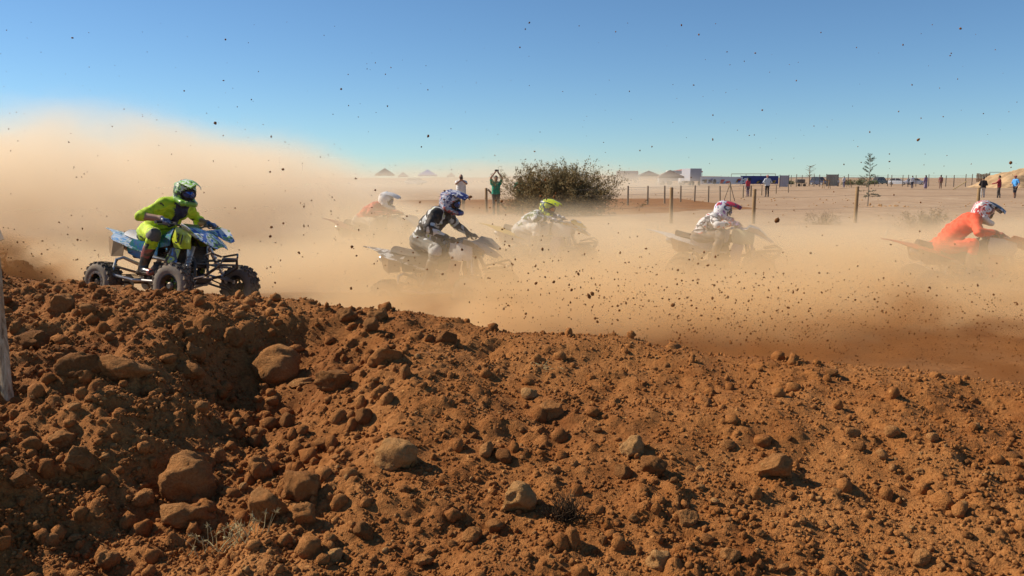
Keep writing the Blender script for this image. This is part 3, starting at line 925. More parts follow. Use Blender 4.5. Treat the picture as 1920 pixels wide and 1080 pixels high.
def make_quad(label, group, loc, rz, m, pitch=0.0, roll=0.0, steer=0.0, number=None, detail=True):
    q = empty('quad_bike', loc, rz)
    q.rotation_euler = (roll, pitch, rz)
    put(q, label, 'quad bike', group)
    for i, (x, y) in enumerate(((QF, 0.50), (QF, -0.50), (QR, 0.47), (QR, -0.47))):
        f = x > 0
        wheel(q, x, y, RF if f else RR, 0.165 if f else 0.235, m, steer if f else 0, f, seed=i)
    # frame tubes
    g = Geo()
    for s in (-1, 1):
        g.tube([(0.52, .10 * s, .30), (0.0, .13 * s, .27), (-.32, .13 * s, .32), (-.38, .12 * s, .55), (-.80, .10 * s, .74)], 0.017, 7)
        g.tube([(0.52, .10 * s, .30), (0.50, .09 * s, .52), (0.33, .05 * s, .80), (-.10, .10 * s, .68), (-.38, .12 * s, .55)], 0.017, 7)
        g.tube([(0.50, .09 * s, .52), (0.10, .12 * s, .42), (-.30, .12 * s, .36)], 0.014, 6)
    for x, z in ((0.52, .30), (0.50, .52), (-.32, .32), (-.80, .74)):
        g.tube([(x, -.10, z), (x, .10, z)], 0.014, 6)
    g.build('frame', [MAT['steel']], q, smooth=True)
    g = Geo()                                           # engine
    g.box((-.02, 0, .40), (.34, .24, .22)); g.box((.05, 0, .57), (.20, .18, .18), rot=(0, -.25, 0)); g.box((.07, .0, .68), (.16, .15, .08), rot=(0, -.25, 0))
    for k in range(6): g.box((.05 - .008 * k, 0, .50 + .028 * k), (.235, .21, .008), rot=(0, -.25, 0))
    g.lathe([(0, -.15), (.085, -.15), (.095, -.12), (.095, .12), (.085, .15), (0, .15)], 16, 'y', (-.08, 0, .40))
    g.build('engine', [MAT['engine']], q, smooth=True, bevel=0.006)
    g = Geo()
    g.box((.02, 0, .265), (.95, .24, .012)); g.box((.54, 0, .315), (.14, .22, .012), rot=(0, -.7, 0))
    g.build('skid_plate', [MAT['alloy']], q, bevel=0.003)
    g = Geo()                                           # fuel tank and airbox mass between the panels
    g.box((.10, 0, .77), (.34, .20, .13)); g.box((-.42, 0, .62), (.34, .24, .16))
    g.build('airbox', [MAT['black']], q, bevel=0.02)
    # swing arm, axle, chain case
    g = Geo()
    for s in (-1, 1): g.tube([(-.20, .09 * s, .38), (QR, .06 * s, RR)], .022, 7)
    g.tube([(QR, -.40, RR), (QR, .40, RR)], .02, 8)
    g.lathe([(0.0, -.006), (.095, -.006), (.095, .006), (0, .006)], 20, 'y', (QR, .14, RR)); g.lathe([(0.0, -.004), (.10, -.004), (.10, .004), (0, .004)], 20, 'y', (QR, -.12, RR))
    g.build('swing_arm', [MAT['steel']], q, smooth=True)
    # front arms, two a side, and shocks
    for s in (-1, 1):
        for zz, zo in ((.30, .20), (.40, .32)):
            g = Geo()
            hubp = (QF, .40 * s, zo)
            g.tube([(QF + .11, .10 * s, zz), hubp], .013, 7); g.tube([(QF - .16, .10 * s, zz), hubp], .013, 7)
            g.lathe([(0, -.02), (.02, -.02), (.02, .02), (0, .02)], 8, 'z', hubp)
            g.build('suspension_arm', [MAT['steel'] if zz < .35 else MAT['alloy']], q, smooth=True)
        g = Geo()
        a, b = Vector((QF - .05, .33 * s, .30)), Vector((QF - .14, .12 * s, .72))
        g.tube([a, a.lerp(b, .5)], .016, 8, mat=1); g.tube([a.lerp(b, .45), b], .026, 8, mat=1)
        pts = []
        ux = (b - a).normalized().orthogonal().normalized(); uy = (b - a).normalized().cross(ux)
        for k in range(64):
            f = k / 63
            pts.append(a.lerp(b, .10 + .62 * f) + (ux * math.cos(f * 44) + uy * math.sin(f * 44)) * .036)
        g.tube(pts, .006, 5)
        g.tube([b + Vector((-.05, .02 * s, -.13)), b + Vector((-.05, .02 * s, .02))], .022, 8, mat=1)
        g.build('shock_absorber', [m['spring'], MAT['alloy']], q, smooth=True)
        g = Geo()
        g.box((QF, .41 * s, .262), (.06, .03, .17), bevel=.01); g.tube([(QF, .38 * s, RF), (QF, .46 * s, RF)], .03, 10)
        g.tube([(QF - .09, .37 * s, .26), (QF - .12, .08 * s, .36)], .009, 6)
        g.build('steering_knuckle', [MAT['steel']], q, smooth=True)
    g = Geo()
    g.tube([(-.15, 0, .60), (-.40, 0, .36)], .03, 8); 
    g.build('rear_shock', [m['spring']], q, smooth=True)
    # seat
    g = Geo()
    rows = []
    for x, z, w in ((.06, .86, .085), (-.05, .83, .11), (-.25, .795, .135), (-.45, .80, .14), (-.62, .835, .13), (-.74, .865, .10)):
        rows.append([(x, w * v, z - .055 * abs(v) ** 3) for v in (-1, -.8, -.45, 0, .45, .8, 1)])
    g.sheet(rows, .07)
    g.build('seat', [m['seat']], q, smooth=True, sharp=50)
    # rear fender: broad tail that sweeps up to a point behind, side wings over the rear wheels
    g = Geo()
    rows = []
    for x, z, w, dr in ((-.22, .70, .17, .10), (-.36, .74, .24, .10), (-.52, .785, .31, .09), (-.70, .815, .32, .075), (-.84, .84, .23, .055), (-.96, .862, .11, .03), (-1.10, .885, .05, .012), (-1.24, .905, .02, .004)):
        rows.append([(x - .06 * (1 - abs(v)) * 0, w * v, z - dr * abs(v) ** 1.6) for v in (-1, -.85, -.6, -.3, 0, .3, .6, .85, 1)])
    g.sheet(rows, .008)
    rf = g.build('rear_fender', [m['fender']], q, smooth=True, sharp=60)
    for s in (-1, 1):
        g = Geo()
        g.sheet([[(-.50, .30 * s, .70), (-.50, .31 * s, .56)], [(-.66, .33 * s, .74), (-.68, .335 * s, .55)], [(-.80, .29 * s, .79), (-.76, .30 * s, .60)]], .006)
        g.build('mudflap', [MAT['tan_flap']], q)
        g = Geo()                                       # side panel under the seat
        g.sheet([[(-.05, .15 * s, .80), (-.06, .17 * s, .66), (-.08, .16 * s, .56)], [(-.26, .17 * s, .765), (-.30, .20 * s, .64), (-.34, .18 * s, .53)], [(-.46, .21 * s, .775), (-.50, .26 * s, .68), (-.50, .24 * s, .60)]], .008)
        g.build('side_panel', [m['panel']], q, smooth=True)
        # nerf bar with a webbed heel guard
        g = Geo()
        g.tube([(-.02, .13 * s, .30), (-.0, .40 * s, .29), (-.06, .49 * s, .29), (-.40, .50 * s, .33), (-.46, .48 * s, .36), (-.46, .42 * s, .52), (-.42, .36 * s, .545), (-.30, .20 * s, .46)], .020, 9)
        g.tube([(-.46, .46 * s, .44), (-.40, .14 * s, .36)], .016, 7); g.tube([(.0, .33 * s, .315), (-.07, .33 * s, .318)], .025, 7)
        g.tube([(.36, .14 * s, .30), (.30, .34 * s, .29), (-.02, .42 * s, .29)], .017, 8)
        nb = g.build('nerf_bar', [MAT['alloy']], q, smooth=True)
        g = Geo()
        for k in range(5):
            f = k / 4
            g.tube([Vector((-.08, .46 * s, .285)).lerp(Vector((-.44, .46 * s, .33)), f), Vector((-.10, .17 * s, .31)).lerp(Vector((-.40, .17 * s, .35)), f)], .006, 5)
        g.build('heel_net', [MAT['soot']], nb)
        g = Geo(); g.box((-.03, .335 * s, .32), (.055, .12, .022)); 
        for k in range(4): g.box((-.05 + .013 * k, .335 * s, .335), (.006, .12, .012))
        g.build('foot_peg', [MAT['steel']], q)
    # exhaust silencer on the right
    g = Geo()
    g.tube([(.12, -.08, .56), (.10, -.17, .54), (-.20, -.19, .58), (-.42, -.17, .63)], .022, 9); g.tube([(-.42, -.17, .63), (-.46, -.17, .64), (-.84, -.18, .74), (-.88, -.18, .75)], [.03, .052, .052, .03], 12)
    g.build('exhaust', [MAT['alloy']], q, smooth=True)
    # nose: hood with a white edge, wing each side, number panel each side, vertical shroud
    g = Geo()
    rows = []
    for x, z, w, dr in ((.16, .955, .12, .03), (.30, .965, .165, .04), (.46, .93, .19, .05), (.62, .875, .18, .06), (.75, .80, .14, .05), (.84, .735, .08, .03)):
        rows.append([(x, w * v, z - dr * abs(v) ** 2) for v in (-1, -.75, -.4, 0, .4, .75, 1)])
    g.sheet(rows, .008)
    hood = g.build('front_hood', [m['hood']], q, smooth=True, sharp=60)
    for s in (-1, 1):
        g = Geo()
        g.sheet([[(.36, .175 * s, .925), (.42, .24 * s, .94), (.46, .285 * s, .985)], [(.50, .195 * s, .885), (.56, .265 * s, .885), (.60, .32 * s, .945)], [(.70, .165 * s, .815), (.73, .225 * s, .79), (.75, .27 * s, .815)]], .007)
        g.build('front_wing', [m['hood']], q, smooth=True)
        g = Geo()
        g.sheet([[(.20, .135 * s, .945), (.17, .16 * s, .80), (.20, .15 * s, .70)], [(.38, .185 * s, .925), (.36, .215 * s, .78), (.36, .19 * s, .69)], [(.54, .20 * s, .865), (.54, .21 * s, .77), (.52, .18 * s, .69)]], .007)
        pn = g.build('number_panel', [m['plate']], q, smooth=True)
        if number:
            tc = bpy.data.curves.new('number', 'FONT'); tc.body = number; tc.size = .17; tc.extrude = .002; tc.align_x = 'CENTER'; tc.align_y = 'CENTER'
            tmp = bpy.data.objects.new('number', tc); COL.objects.link(tmp); bpy.context.view_layer.update()
            nm = bpy.data.meshes.new_from_object(tmp); bpy.data.objects.remove(tmp)
            to = link_mesh('number', nm, None, pn)
            nm.materials.clear(); nm.materials.append(MAT['soot'])
            X = Vector((1, .12 * s, -.12)).normalized() * (1 if s < 0 else -1); Zn = Vector((0, 1 * s, .1)); Zn = (Zn - X * Zn.dot(X)).normalized(); Yv = Zn.cross(X)
            mt = Matrix((X, Yv, Zn)).transposed().to_4x4(); mt.translation = Vector((.37, .226 * s, .795))
            to.matrix_local = mt
        g = Geo()
        g.sheet([[(.22, .20 * s, .70), (.16, .235 * s, .56), (.20, .22 * s, .38)], [(.30, .235 * s, .69), (.26, .255 * s, .55), (.27, .24 * s, .34)], [(.38, .21 * s, .68), (.35, .225 * s, .56), (.32, .215 * s, .40)]], .008)
        g.build('radiator_shroud', [m['shroud']], q, smooth=True)
        g = Geo()                                       # knee panel beside the tank
        g.sheet([[(.16, .125 * s, .935), (.14, .155 * s, .83), (.12, .15 * s, .72)], [(.06, .115 * s, .89), (.02, .145 * s, .80), (.02, .14 * s, .70)], [(-.06, .12 * s, .83), (-.08, .15 * s, .76), (-.06, .145 * s, .69)]], .008)
        g.build('tank_shroud', [m['panel']], q, smooth=True)
    g = Geo()
    g.box((.43, 0, .60), (.05, .30, .26), rot=(0, -.2, 0)); 
    for k in range(9): g.box((.462, 0, .50 + .024 * k), (.012, .28, .006), rot=(0, -.2, 0))
    g.build('radiator', [MAT['black']], q, bevel=0.004)
    # bumper
    g = Geo()
    g.tube([(.52, -.10, .34), (.74, -.14, .40), (.93, -.15, .50), (.97, -.10, .60), (.97, .10, .60), (.93, .15, .50), (.74, .14, .40), (.52, .10, .34)], .017, 8)
    g.tube([(.62, -.10, .56), (.93, -.11, .58)], .014, 7); g.tube([(.62, .10, .56), (.93, .11, .58)], .014, 7)
    g.tube([(.945, -.14, .53), (.945, .14, .53)], .013, 7)
    g.tube([(.70, -.14, .62), (.88, -.20, .66), (.96, -.12, .62)], .012, 7); g.tube([(.70, .14, .62), (.88, .20, .66), (.96, .12, .62)], .012, 7)
    g.plate([(.70, -.12, .53), (.70, .12, .53), (.91, .10, .50), (.91, -.10, .50)], (0, 0, 1), .012, mat=1)
    g.build('bumper', [MAT['steel'], MAT['black']], q, smooth=True)
    # handlebar with grips, levers, crash pad
    g = Geo()
    g.tube([(.34, 0, .62), (.24, 0, .93)], .022, 8)
    g.tube([(.235, -.46, .985), (.265, -.27, .995), (.30, -.15, .955), (.29, -.10, .925), (.29, .10, .925), (.30, .15, .955), (.265, .27, .995), (.235, .46, .985)], .012, 8)
    g.tube([(.295, -.16, .962), (.295, .16, .962)], .008, 6)
    hb = g.build('handlebar', [m['bar']], q, smooth=True)
    g = Geo(); g.tube([(.295, -.11, .965), (.295, .11, .965)], .026, 8); g.build('crash_pad', [m['pad']], hb, smooth=True)
    for s in (-1, 1):
        g = Geo(); g.tube([(.265, .29 * s, .993), (.237, .452 * s, .985)], .017, 8); g.lathe([(0, 0), (.023, 0), (.023, .006 * s), (0, .006 * s)], 10, 'y', (.237, .455 * s, .985)); g.build('grip', [MAT['soot']], hb, smooth=True)
        g = Geo(); g.tube([(.29, .24 * s, .985), (.335, .28 * s, .98), (.345, .36 * s, .968), (.325, .50 * s, .955)], [.012, .008, .007, .008], 6); g.box((.28, .235 * s, .985), (.04, .03, .035)); g.build('lever', [MAT['steel']], hb, smooth=True)
    return q

def quad_mats(fender, hood, panel, plate, shroud, seat=(.03, .03, .035), rim=(.05, .05, .05), rim2=None, spring=None, pad=(.1, .1, .1)):
    d = {}
    d['fender'], d['hood'], d['panel'], d['plate'], d['shroud'] = fender, hood, panel, plate, shroud
    d['seat'] = plain('seat_vinyl', seat, .6, dirt=.3); d['rim'] = plain('rim_metal', rim, .35, .6, dirt=.3)
    d['rim2'] = plain('rim_accent', rim2 or rim, .4, .4, dirt=.25); d['spring'] = plain('spring_steel', spring or (.35, .35, .34), .4, .4, dirt=.25)
    d['bar'] = plain('bar_metal', (.09, .08, .05), .4, .7, dirt=.3); d['pad'] = plain('bar_pad', pad, .7, dirt=.2)
    return d

def to_world(loc, rz, p, pitch=0.0, roll=0.0):
    return Vector(loc) + Euler((roll, pitch, rz)).to_matrix() @ Vector(p)
def proj(p):
    a = PITCH; f = Vector((0, math.cos(a), -math.sin(a))); u = Vector((0, math.sin(a), math.cos(a)))
    d = Vector(p) - EYE
    return 960 + FPX * d.x / d.dot(f), 540 - FPX * d.dot(u) / d.dot(f)

WHITE = plain('white_plastic', (.72, .71, .69), .4, dirt=.3, coat=.2)
QGROUP = 'quad bikes racing round the dusty bend'
RGROUP = 'riders on the racing quad bikes'

# seated pose used by most of them, in the quad's frame
def pose(hip=(-.36, 0, .90), sh=(-.02, 0, 1.245), head=(.13, 0, 1.42), **k):
    d = dict(hip=hip, sh=sh, head=head, grip=QG, peg=QPEG); d.update(k); return d
def bmats(top, sleeve, trousers, knee, boot, glove, second):
    return [top, sleeve, trousers, knee, boot, glove, MAT['skin'], second]

# ---- 1: fluorescent yellow rider on the blue and white quad
neon = patch_mat('neon_jersey', [(.02, .03, .015), (.34, .50, .01), (.50, .66, .015), (.52, .68, .015), (.40, .56, .012), (.03, .04, .02)], 6, .75, .07, 0, (1, 1, 1), .8)
q1 = quad_mats(patch_mat('blue_tail_graphics', [(.04, .10, .34), (.10, .30, .62), (.55, .60, .66), (.03, .24, .22), (.03, .06, .18)], 6, stretch=(1, 2.2, 1.5)),
               patch_mat('blue_white_graphics', [(.03, .09, .36), (.05, .16, .48), (.70, .72, .72), (.25, .42, .10), (.02, .04, .14)], 7, stretch=(1, 2.5, 1)),
               patch_mat('blue_green_graphics', [(.02, .10, .22), (.04, .22, .45), (.04, .30, .25), (.30, .40, .06)], 8),
               plain('yellow_plate', (.52, .60, .02), .45, dirt=.15, coat=.2),
               patch_mat('yellow_blue_graphics', [(.03, .14, .42), (.03, .03, .05), (.42, .52, .06), (.04, .20, .55)], 9),
               seat=(.40, .41, .46), rim=(.03, .03, .032), rim2=(.18, .26, .03), spring=(.5, .5, .5), pad=(.20, .22, .03))
L1 = (-4.18, 10.1, 0.06); RZ1 = R(-28); ROLL1 = R(-7)
make_quad('blue and white quad bike with yellow number panel under the rider in fluorescent yellow', QGROUP, L1, RZ1, q1, number='31', steer=R(3), roll=ROLL1)
blue_glove = patch_mat('blue_glove', [(.04, .18, .40), (.03, .08, .20), (.45, .55, .65)], 22)
make_rider('person in fluorescent yellow kit and green camouflage helmet riding the blue quad', RGROUP, L1, RZ1,
    pose(hip=(-.30, 0, .89), sh=(.02, 0, 1.21), head=(.16, 0, 1.365), short=True, elbow=(-.5, .85, -.45)),
    bmats(neon, neon, neon, plain('grey_knee_pad', (.10, .10, .09), .8), patch_mat('red_black_boot', [(.03, .025, .02), (.03, .025, .02), (.30, .05, .04), (.06, .05, .03)], 6), blue_glove, plain('navy_collar', (.025, .03, .07), .7, dirt=.1)),
    [patch_mat('green_camo_shell', [(.02, .04, .02), (.03, .05, .03), (.22, .46, .03), (.62, .68, .5), (.03, .05, .03)], 16, dirt=.1), patch_mat('green_camo_chin', [(.03, .05, .03), (.24, .46, .05), (.20, .42, .03), (.02, .03, .02)], 20, dirt=.1), plain('helmet_trim_green', (.18, .36, .04), .4), MAT['soot'], patch_mat('green_white_peak', [(.03, .05, .03), (.25, .5, .05), (.65, .7, .6), (.25, .46, .05)], 15, dirt=.1)],
    MAT['goggle'], seed=3, head_rot=(0, R(8), R(-14)), roll=ROLL1)

# ---- 2: black and white jersey, half lost in the dust
q2 = quad_mats(patch_mat('black_white_tail', [(.5, .5, .5), (.05, .05, .05), (.62, .62, .6), (.04, .04, .04)], 6), plain('grey_hood', (.30, .27, .24), .5), plain('dark_panel', (.05, .05, .05), .5), WHITE, plain('red_shroud', (.30, .07, .05), .5), rim=(.25, .25, .25))
L2 = (at(836, 555, 11.3).x, 11.3, -0.20); RZ2 = R(-22)
make_quad('dark quad bike with black and white tail ridden by the one in black jersey', QGROUP, L2, RZ2, q2, steer=R(-3), pitch=R(-3))
make_rider('person in black, white and yellow jersey and patterned helmet, sitting upright in the dust', RGROUP, L2, RZ2,
    pose(hip=(-.32, 0, .98), sh=(-.06, 0, 1.32), head=(.08, 0, 1.475)),
    bmats(patch_mat('black_white_jersey', [(.6, .6, .58), (.02, .018, .018), (.02, .018, .018), (.6, .6, .58), (.40, .42, .04)], 4, .8, .1, 0), plain('black_sleeve', (.02, .02, .02), .8), patch_mat('grey_white_trousers', [(.10, .10, .09), (.16, .15, .13), (.16, .15, .13), (.6, .6, .58), (.35, .42, .05)], 5, .8, .2, 0), plain('white_knee', (.55, .55, .52), .7), MAT['boot_black'], plain('dark_glove', (.05, .045, .04), .7), plain('black_collar', (.02, .02, .02), .8)),
    [patch_mat('red_blue_white_shell', [(.03, .04, .14), (.5, .5, .56), (.03, .05, .17), (.62, .62, .66), (.42, .03, .03)], 15, dirt=.08), patch_mat('red_black_chin', [(.03, .03, .03), (.36, .05, .03), (.30, .30, .30), (.03, .03, .03)], 20, dirt=.1), plain('blue_trim', (.04, .06, .22), .4), MAT['soot'], patch_mat('blue_black_peak', [(.02, .02, .04), (.04, .05, .18), (.55, .55, .6), (.02, .02, .03)], 14, dirt=.08)],
    MAT['goggle'], seed=5, head_rot=(0, R(12), R(-6)))

# ---- 3: white helmet, pale red jersey, farthest back
q3 = quad_mats(plain('faded_red_tail', (.40, .10, .07), .5, dirt=.5), plain('white_hood', (.6, .58, .55), .5, dirt=.4), plain('grey_panel', (.2, .18, .16), .5, dirt=.5), WHITE, plain('dusty_shroud', (.4, .3, .24), .5))
L3 = (at(717, 480, 16.2).x, 16.2, -0.10); RZ3 = R(-14)
make_quad('dusty quad bike almost lost in the cloud under the rider in white helmet', QGROUP, L3, RZ3, q3)
make_rider('person in red jersey and plain white helmet leaning forward in thick dust', RGROUP, L3, RZ3,
    pose(hip=(-.40, 0, .88), sh=(-.05, 0, 1.14), head=(.10, 0, 1.27)),
    bmats(plain('red_jersey', (.50, .07, .05), .8, dirt=.3), plain('red_sleeve', (.45, .06, .05), .8), plain('pale_trousers', (.40, .36, .32), .8), plain('pale_knee', (.4, .36, .32), .8), MAT['boot_black'], plain('red_glove', (.40, .10, .08), .7), plain('red_collar', (.40, .06, .05), .8)),
    [plain('white_shell', (.75, .73, .70), .35, dirt=.15, coat=.3), plain('white_chin', (.68, .64, .6), .35), plain('white_trim', (.7, .66, .62), .4), MAT['soot'], plain('white_peak', (.72, .7, .68), .4)],
    MAT['goggle'], seed=7, head_rot=(0, R(14), 0))

# ---- 4: yellow-green helmet, white and blue jersey, yellow quad
q4 = quad_mats(plain('yellow_tail', (.62, .40, .03), .45), patch_mat('yellow_white_hood', [(.6, .38, .03), (.6, .38, .03), (.65, .64, .62), (.58, .36, .03)], 6), plain('white_side', (.6, .6, .58), .5), WHITE, plain('violet_shroud', (.20, .14, .34), .5))
L4 = (at(1020, 485, 15.2).x, 15.2, -0.14); RZ4 = R(-16)
make_quad('yellow quad bike in front of the large bush, sunk in the dust', QGROUP, L4, RZ4, q4)
make_rider('person in yellow and green helmet with blue and white sleeves in front of the bush', RGROUP, L4, RZ4,
    pose(hip=(-.42, 0, .80), sh=(-.10, 0, 1.06), head=(.06, 0, 1.20), elbow=(-.4, .9, -.1)),
    bmats(patch_mat('green_white_jersey', [(.04, .20, .10), (.10, .14, .06), (.62, .62, .62), (.03, .14, .10)], 6, .8, .15, 0), plain('sky_blue_sleeve', (.30, .48, .70), .8), plain('white_trousers', (.6, .6, .58), .8), plain('white_knee', (.6, .6, .58), .8), MAT['boot_black'], plain('white_glove', (.55, .55, .58), .7), plain('dark_green_collar', (.04, .10, .06), .8)) ,
    [patch_mat('yellow_green_shell', [(.02, .05, .14), (.02, .06, .12), (.55, .60, .02), (.60, .64, .10), (.03, .12, .10)], 12, dirt=.08), patch_mat('yellow_chin', [(.5, .55, .02), (.03, .08, .06), (.5, .55, .02), (.55, .58, .2)], 18, dirt=.08), plain('navy_trim', (.03, .05, .14), .4), MAT['soot'], patch_mat('yellow_navy_peak', [(.03, .05, .14), (.5, .56, .02), (.52, .58, .02), (.04, .12, .12)], 12, dirt=.08)],
    MAT['goggle_amber'], seed=9, head_rot=(0, R(12), R(-22)))

# ---- 5: white, red and violet helmet on the white quad
q5 = quad_mats(plain('white_tail', (.72, .70, .67), .4, dirt=.25), plain('white_nose', (.72, .70, .67), .4, dirt=.25), plain('pale_panel', (.5, .48, .5), .5), plain('pale_green_plate', (.62, .64, .45), .45), plain('violet_grey_shroud', (.36, .32, .40), .5))
L5 = (at(1349, 505, 13.9).x, 13.9, -0.17); RZ5 = R(-15)
make_quad('white quad bike with its nose and tail showing over the dust below the fence posts', QGROUP, L5, RZ5, q5, number=None)
make_rider('person in white and red jersey and violet helmet with dark peak on the white quad', RGROUP, L5, RZ5,
    pose(hip=(-.34, 0, .80), sh=(-.12, 0, 1.10), head=(.03, 0, 1.23)),
    bmats(patch_mat('red_white_jersey', [(.55, .06, .04), (.62, .60, .58), (.06, .06, .08), (.62, .6, .58), (.5, .06, .05)], 5, .8, .12, 0), plain('orange_red_sleeve', (.62, .08, .04), .8), plain('dark_trousers', (.12, .10, .09), .8), plain('grey_knee', (.2, .18, .17), .8), MAT['boot_black'], plain('violet_glove', (.22, .14, .36), .7), plain('red_collar', (.5, .08, .06), .8)),
    [patch_mat('white_violet_shell', [(.28, .10, .34), (.70, .68, .70), (.70, .68, .70), (.05, .10, .16), (.55, .03, .06)], 11, dirt=.08), patch_mat('violet_chin', [(.28, .10, .34), (.6, .56, .6), (.28, .10, .34), (.5, .4, .5)], 14, dirt=.08), plain('red_trim', (.55, .03, .06), .4), MAT['soot'], patch_mat('red_slate_peak', [(.05, .06, .09), (.55, .03, .06), (.08, .09, .13), (.06, .06, .09)], 11, dirt=.08)],
    MAT['goggle'], seed=11, head_rot=(0, R(14), R(-4)))

# ---- 6: orange-red jersey, crouched, at the far end of the pack
q6 = quad_mats(plain('orange_tail', (.62, .12, .05), .45), plain('orange_nose', (.6, .12, .05), .45), plain('dark_side', (.06, .05, .05), .5), WHITE, plain('orange_shroud', (.6, .12, .05), .5))
L6 = (at(1815, 540, 12.2).x, 12.2, -0.2); RZ6 = R(-10)
make_quad('orange quad bike hidden in dust below the crouching rider in orange red', QGROUP, L6, RZ6, q6)
orange = plain('orange_red_jersey', (.80, .085, .035), .8, dirt=.08, var=.05)
make_rider('person in orange red jersey crouched low over the bars, red and white helmet', RGROUP, L6, RZ6,
    pose(hip=(-.42, 0, .78), sh=(-.02, 0, 1.19), head=(.13, 0, 1.31), elbow=(-.2, .9, -.5)),
    bmats(orange, orange, orange, orange, MAT['boot_black'], plain('red_black_glove', (.3, .05, .04), .7), orange),
    [patch_mat('red_white_shell', [(.70, .68, .66), (.50, .04, .04), (.70, .68, .66), (.50, .04, .04), (.03, .03, .03)], 9, dirt=.08, stretch=(1, 3, 1)), plain('white_chin_bar', (.7, .68, .66), .4), plain('white_rib', (.7, .68, .66), .4), MAT['soot'], patch_mat('black_peak', [(.04, .04, .04), (.05, .05, .05), (.5, .5, .5), (.04, .04, .04)], 10, dirt=.1)],
    MAT['goggle'], seed=13, head_rot=(0, R(24), R(4)))

# ---- 7: the next quad, only the end of its bar and tail reaching into the picture at the edge
q7 = quad_mats(plain('black_tail', (.03, .03, .03), .5), plain('black_nose', (.03, .03, .03), .5), plain('black_side', (.03, .03, .03), .5), WHITE, plain('black_shroud', (.03, .03, .03), .5))
L7 = (at(-98, 560, 10.25).x, 10.25, 0.04); RZ7 = R(-24)
make_quad('black quad bike mostly cut off by the edge of the picture, its bumper tube showing', QGROUP, L7, RZ7, q7)
blk = plain('black_kit', (.02, .02, .02), .8)
make_rider('person cut off by the edge of the picture, only a black glove showing', RGROUP, L7, RZ7,
    pose(), bmats(blk, blk, blk, blk, MAT['boot_black'], plain('black_glove', (.02, .018, .018), .7), blk),
    [MAT['black'], MAT['black'], MAT['black'], MAT['soot'], MAT['black']], MAT['goggle'], seed=15)
# ------------------------------------------------------------------ the plain beyond the track: bush, fences, onlookers, vehicles, tents
def ground_at(px, py): 
    p = on_plane(px, py, 0.0); return Vector((p.x, p.y, 0.0))

MAT['twig'] = plain('dry_twig', (.19, .125, .07), .9, dirt=0, var=.3, spec=.05)
MAT['twig_dark'] = plain('dark_twig', (.11, .075, .045), .9, dirt=0, var=.35, spec=.05)
def leaf_mat(name, cols, scale=3.0):
    t = NT(name); co = t.coord('Object'); nz = t.noise(co, scale, 3, 0.7); n2 = t.noise(co, scale * 14, 1, 0.5)
    c = t.ramp(nz.outputs[0], [(0.30, cols[0]), (0.5, cols[1]), (0.68, cols[2])]).outputs[0]
    c = t.mix(t.ramp(n2.outputs[0], [(0.35, (0, 0, 0)), (0.7, (0.8, 0.8, 0.8))]).outputs[0], c, cols[2])
    return t.bsdf(c, 0.8, 0, None, 0.2)
MAT['bush_leaf'] = leaf_mat('olive_dry_leaves', [(.10, .078, .028), (.21, .155, .06), (.33, .24, .11)], 2.2)
MAT['needle'] = leaf_mat('blue_green_needles', [(.035, .055, .035), (.075, .105, .065), (.16, .18, .12)], 3)
MAT['dry_leaf'] = leaf_mat('straw_leaves', [(.14, .09, .045), (.24, .165, .085), (.34, .25, .14)], 4)
MAT['green_leaf'] = leaf_mat('scrub_leaves', [(.05, .07, .02), (.10, .13, .04), (.17, .19, .08)], 0.6)

def grow(rg, base, direction, length, segs, wob, up=0.0):
    pts = [Vector(base)]; d = Vector(direction).normalized()
    for _ in range(segs):
        d = (d + Vector((rg.gauss(0, wob), rg.gauss(0, wob), rg.gauss(0, wob) + up))).normalized()
        pts.append(pts[-1] + d * (length / segs))
    return pts

def leaf_faces(V, F, p, d, L, w, rg):
    d = Vector(d).normalized(); s = d.cross(Vector((rg.gauss(0, 1), rg.gauss(0, 1), rg.gauss(0, 1))))
    if s.length < 1e-4: return
    s.normalize(); n = len(V); mid = p + d * L * .5
    up = d.cross(s) * w * .3
    V += [tuple(p), tuple(mid + s * w * .5 + up), tuple(p + d * L), tuple(mid - s * w * .5 + up)]
    F += [(n, n + 1, n + 2), (n, n + 2, n + 3)]

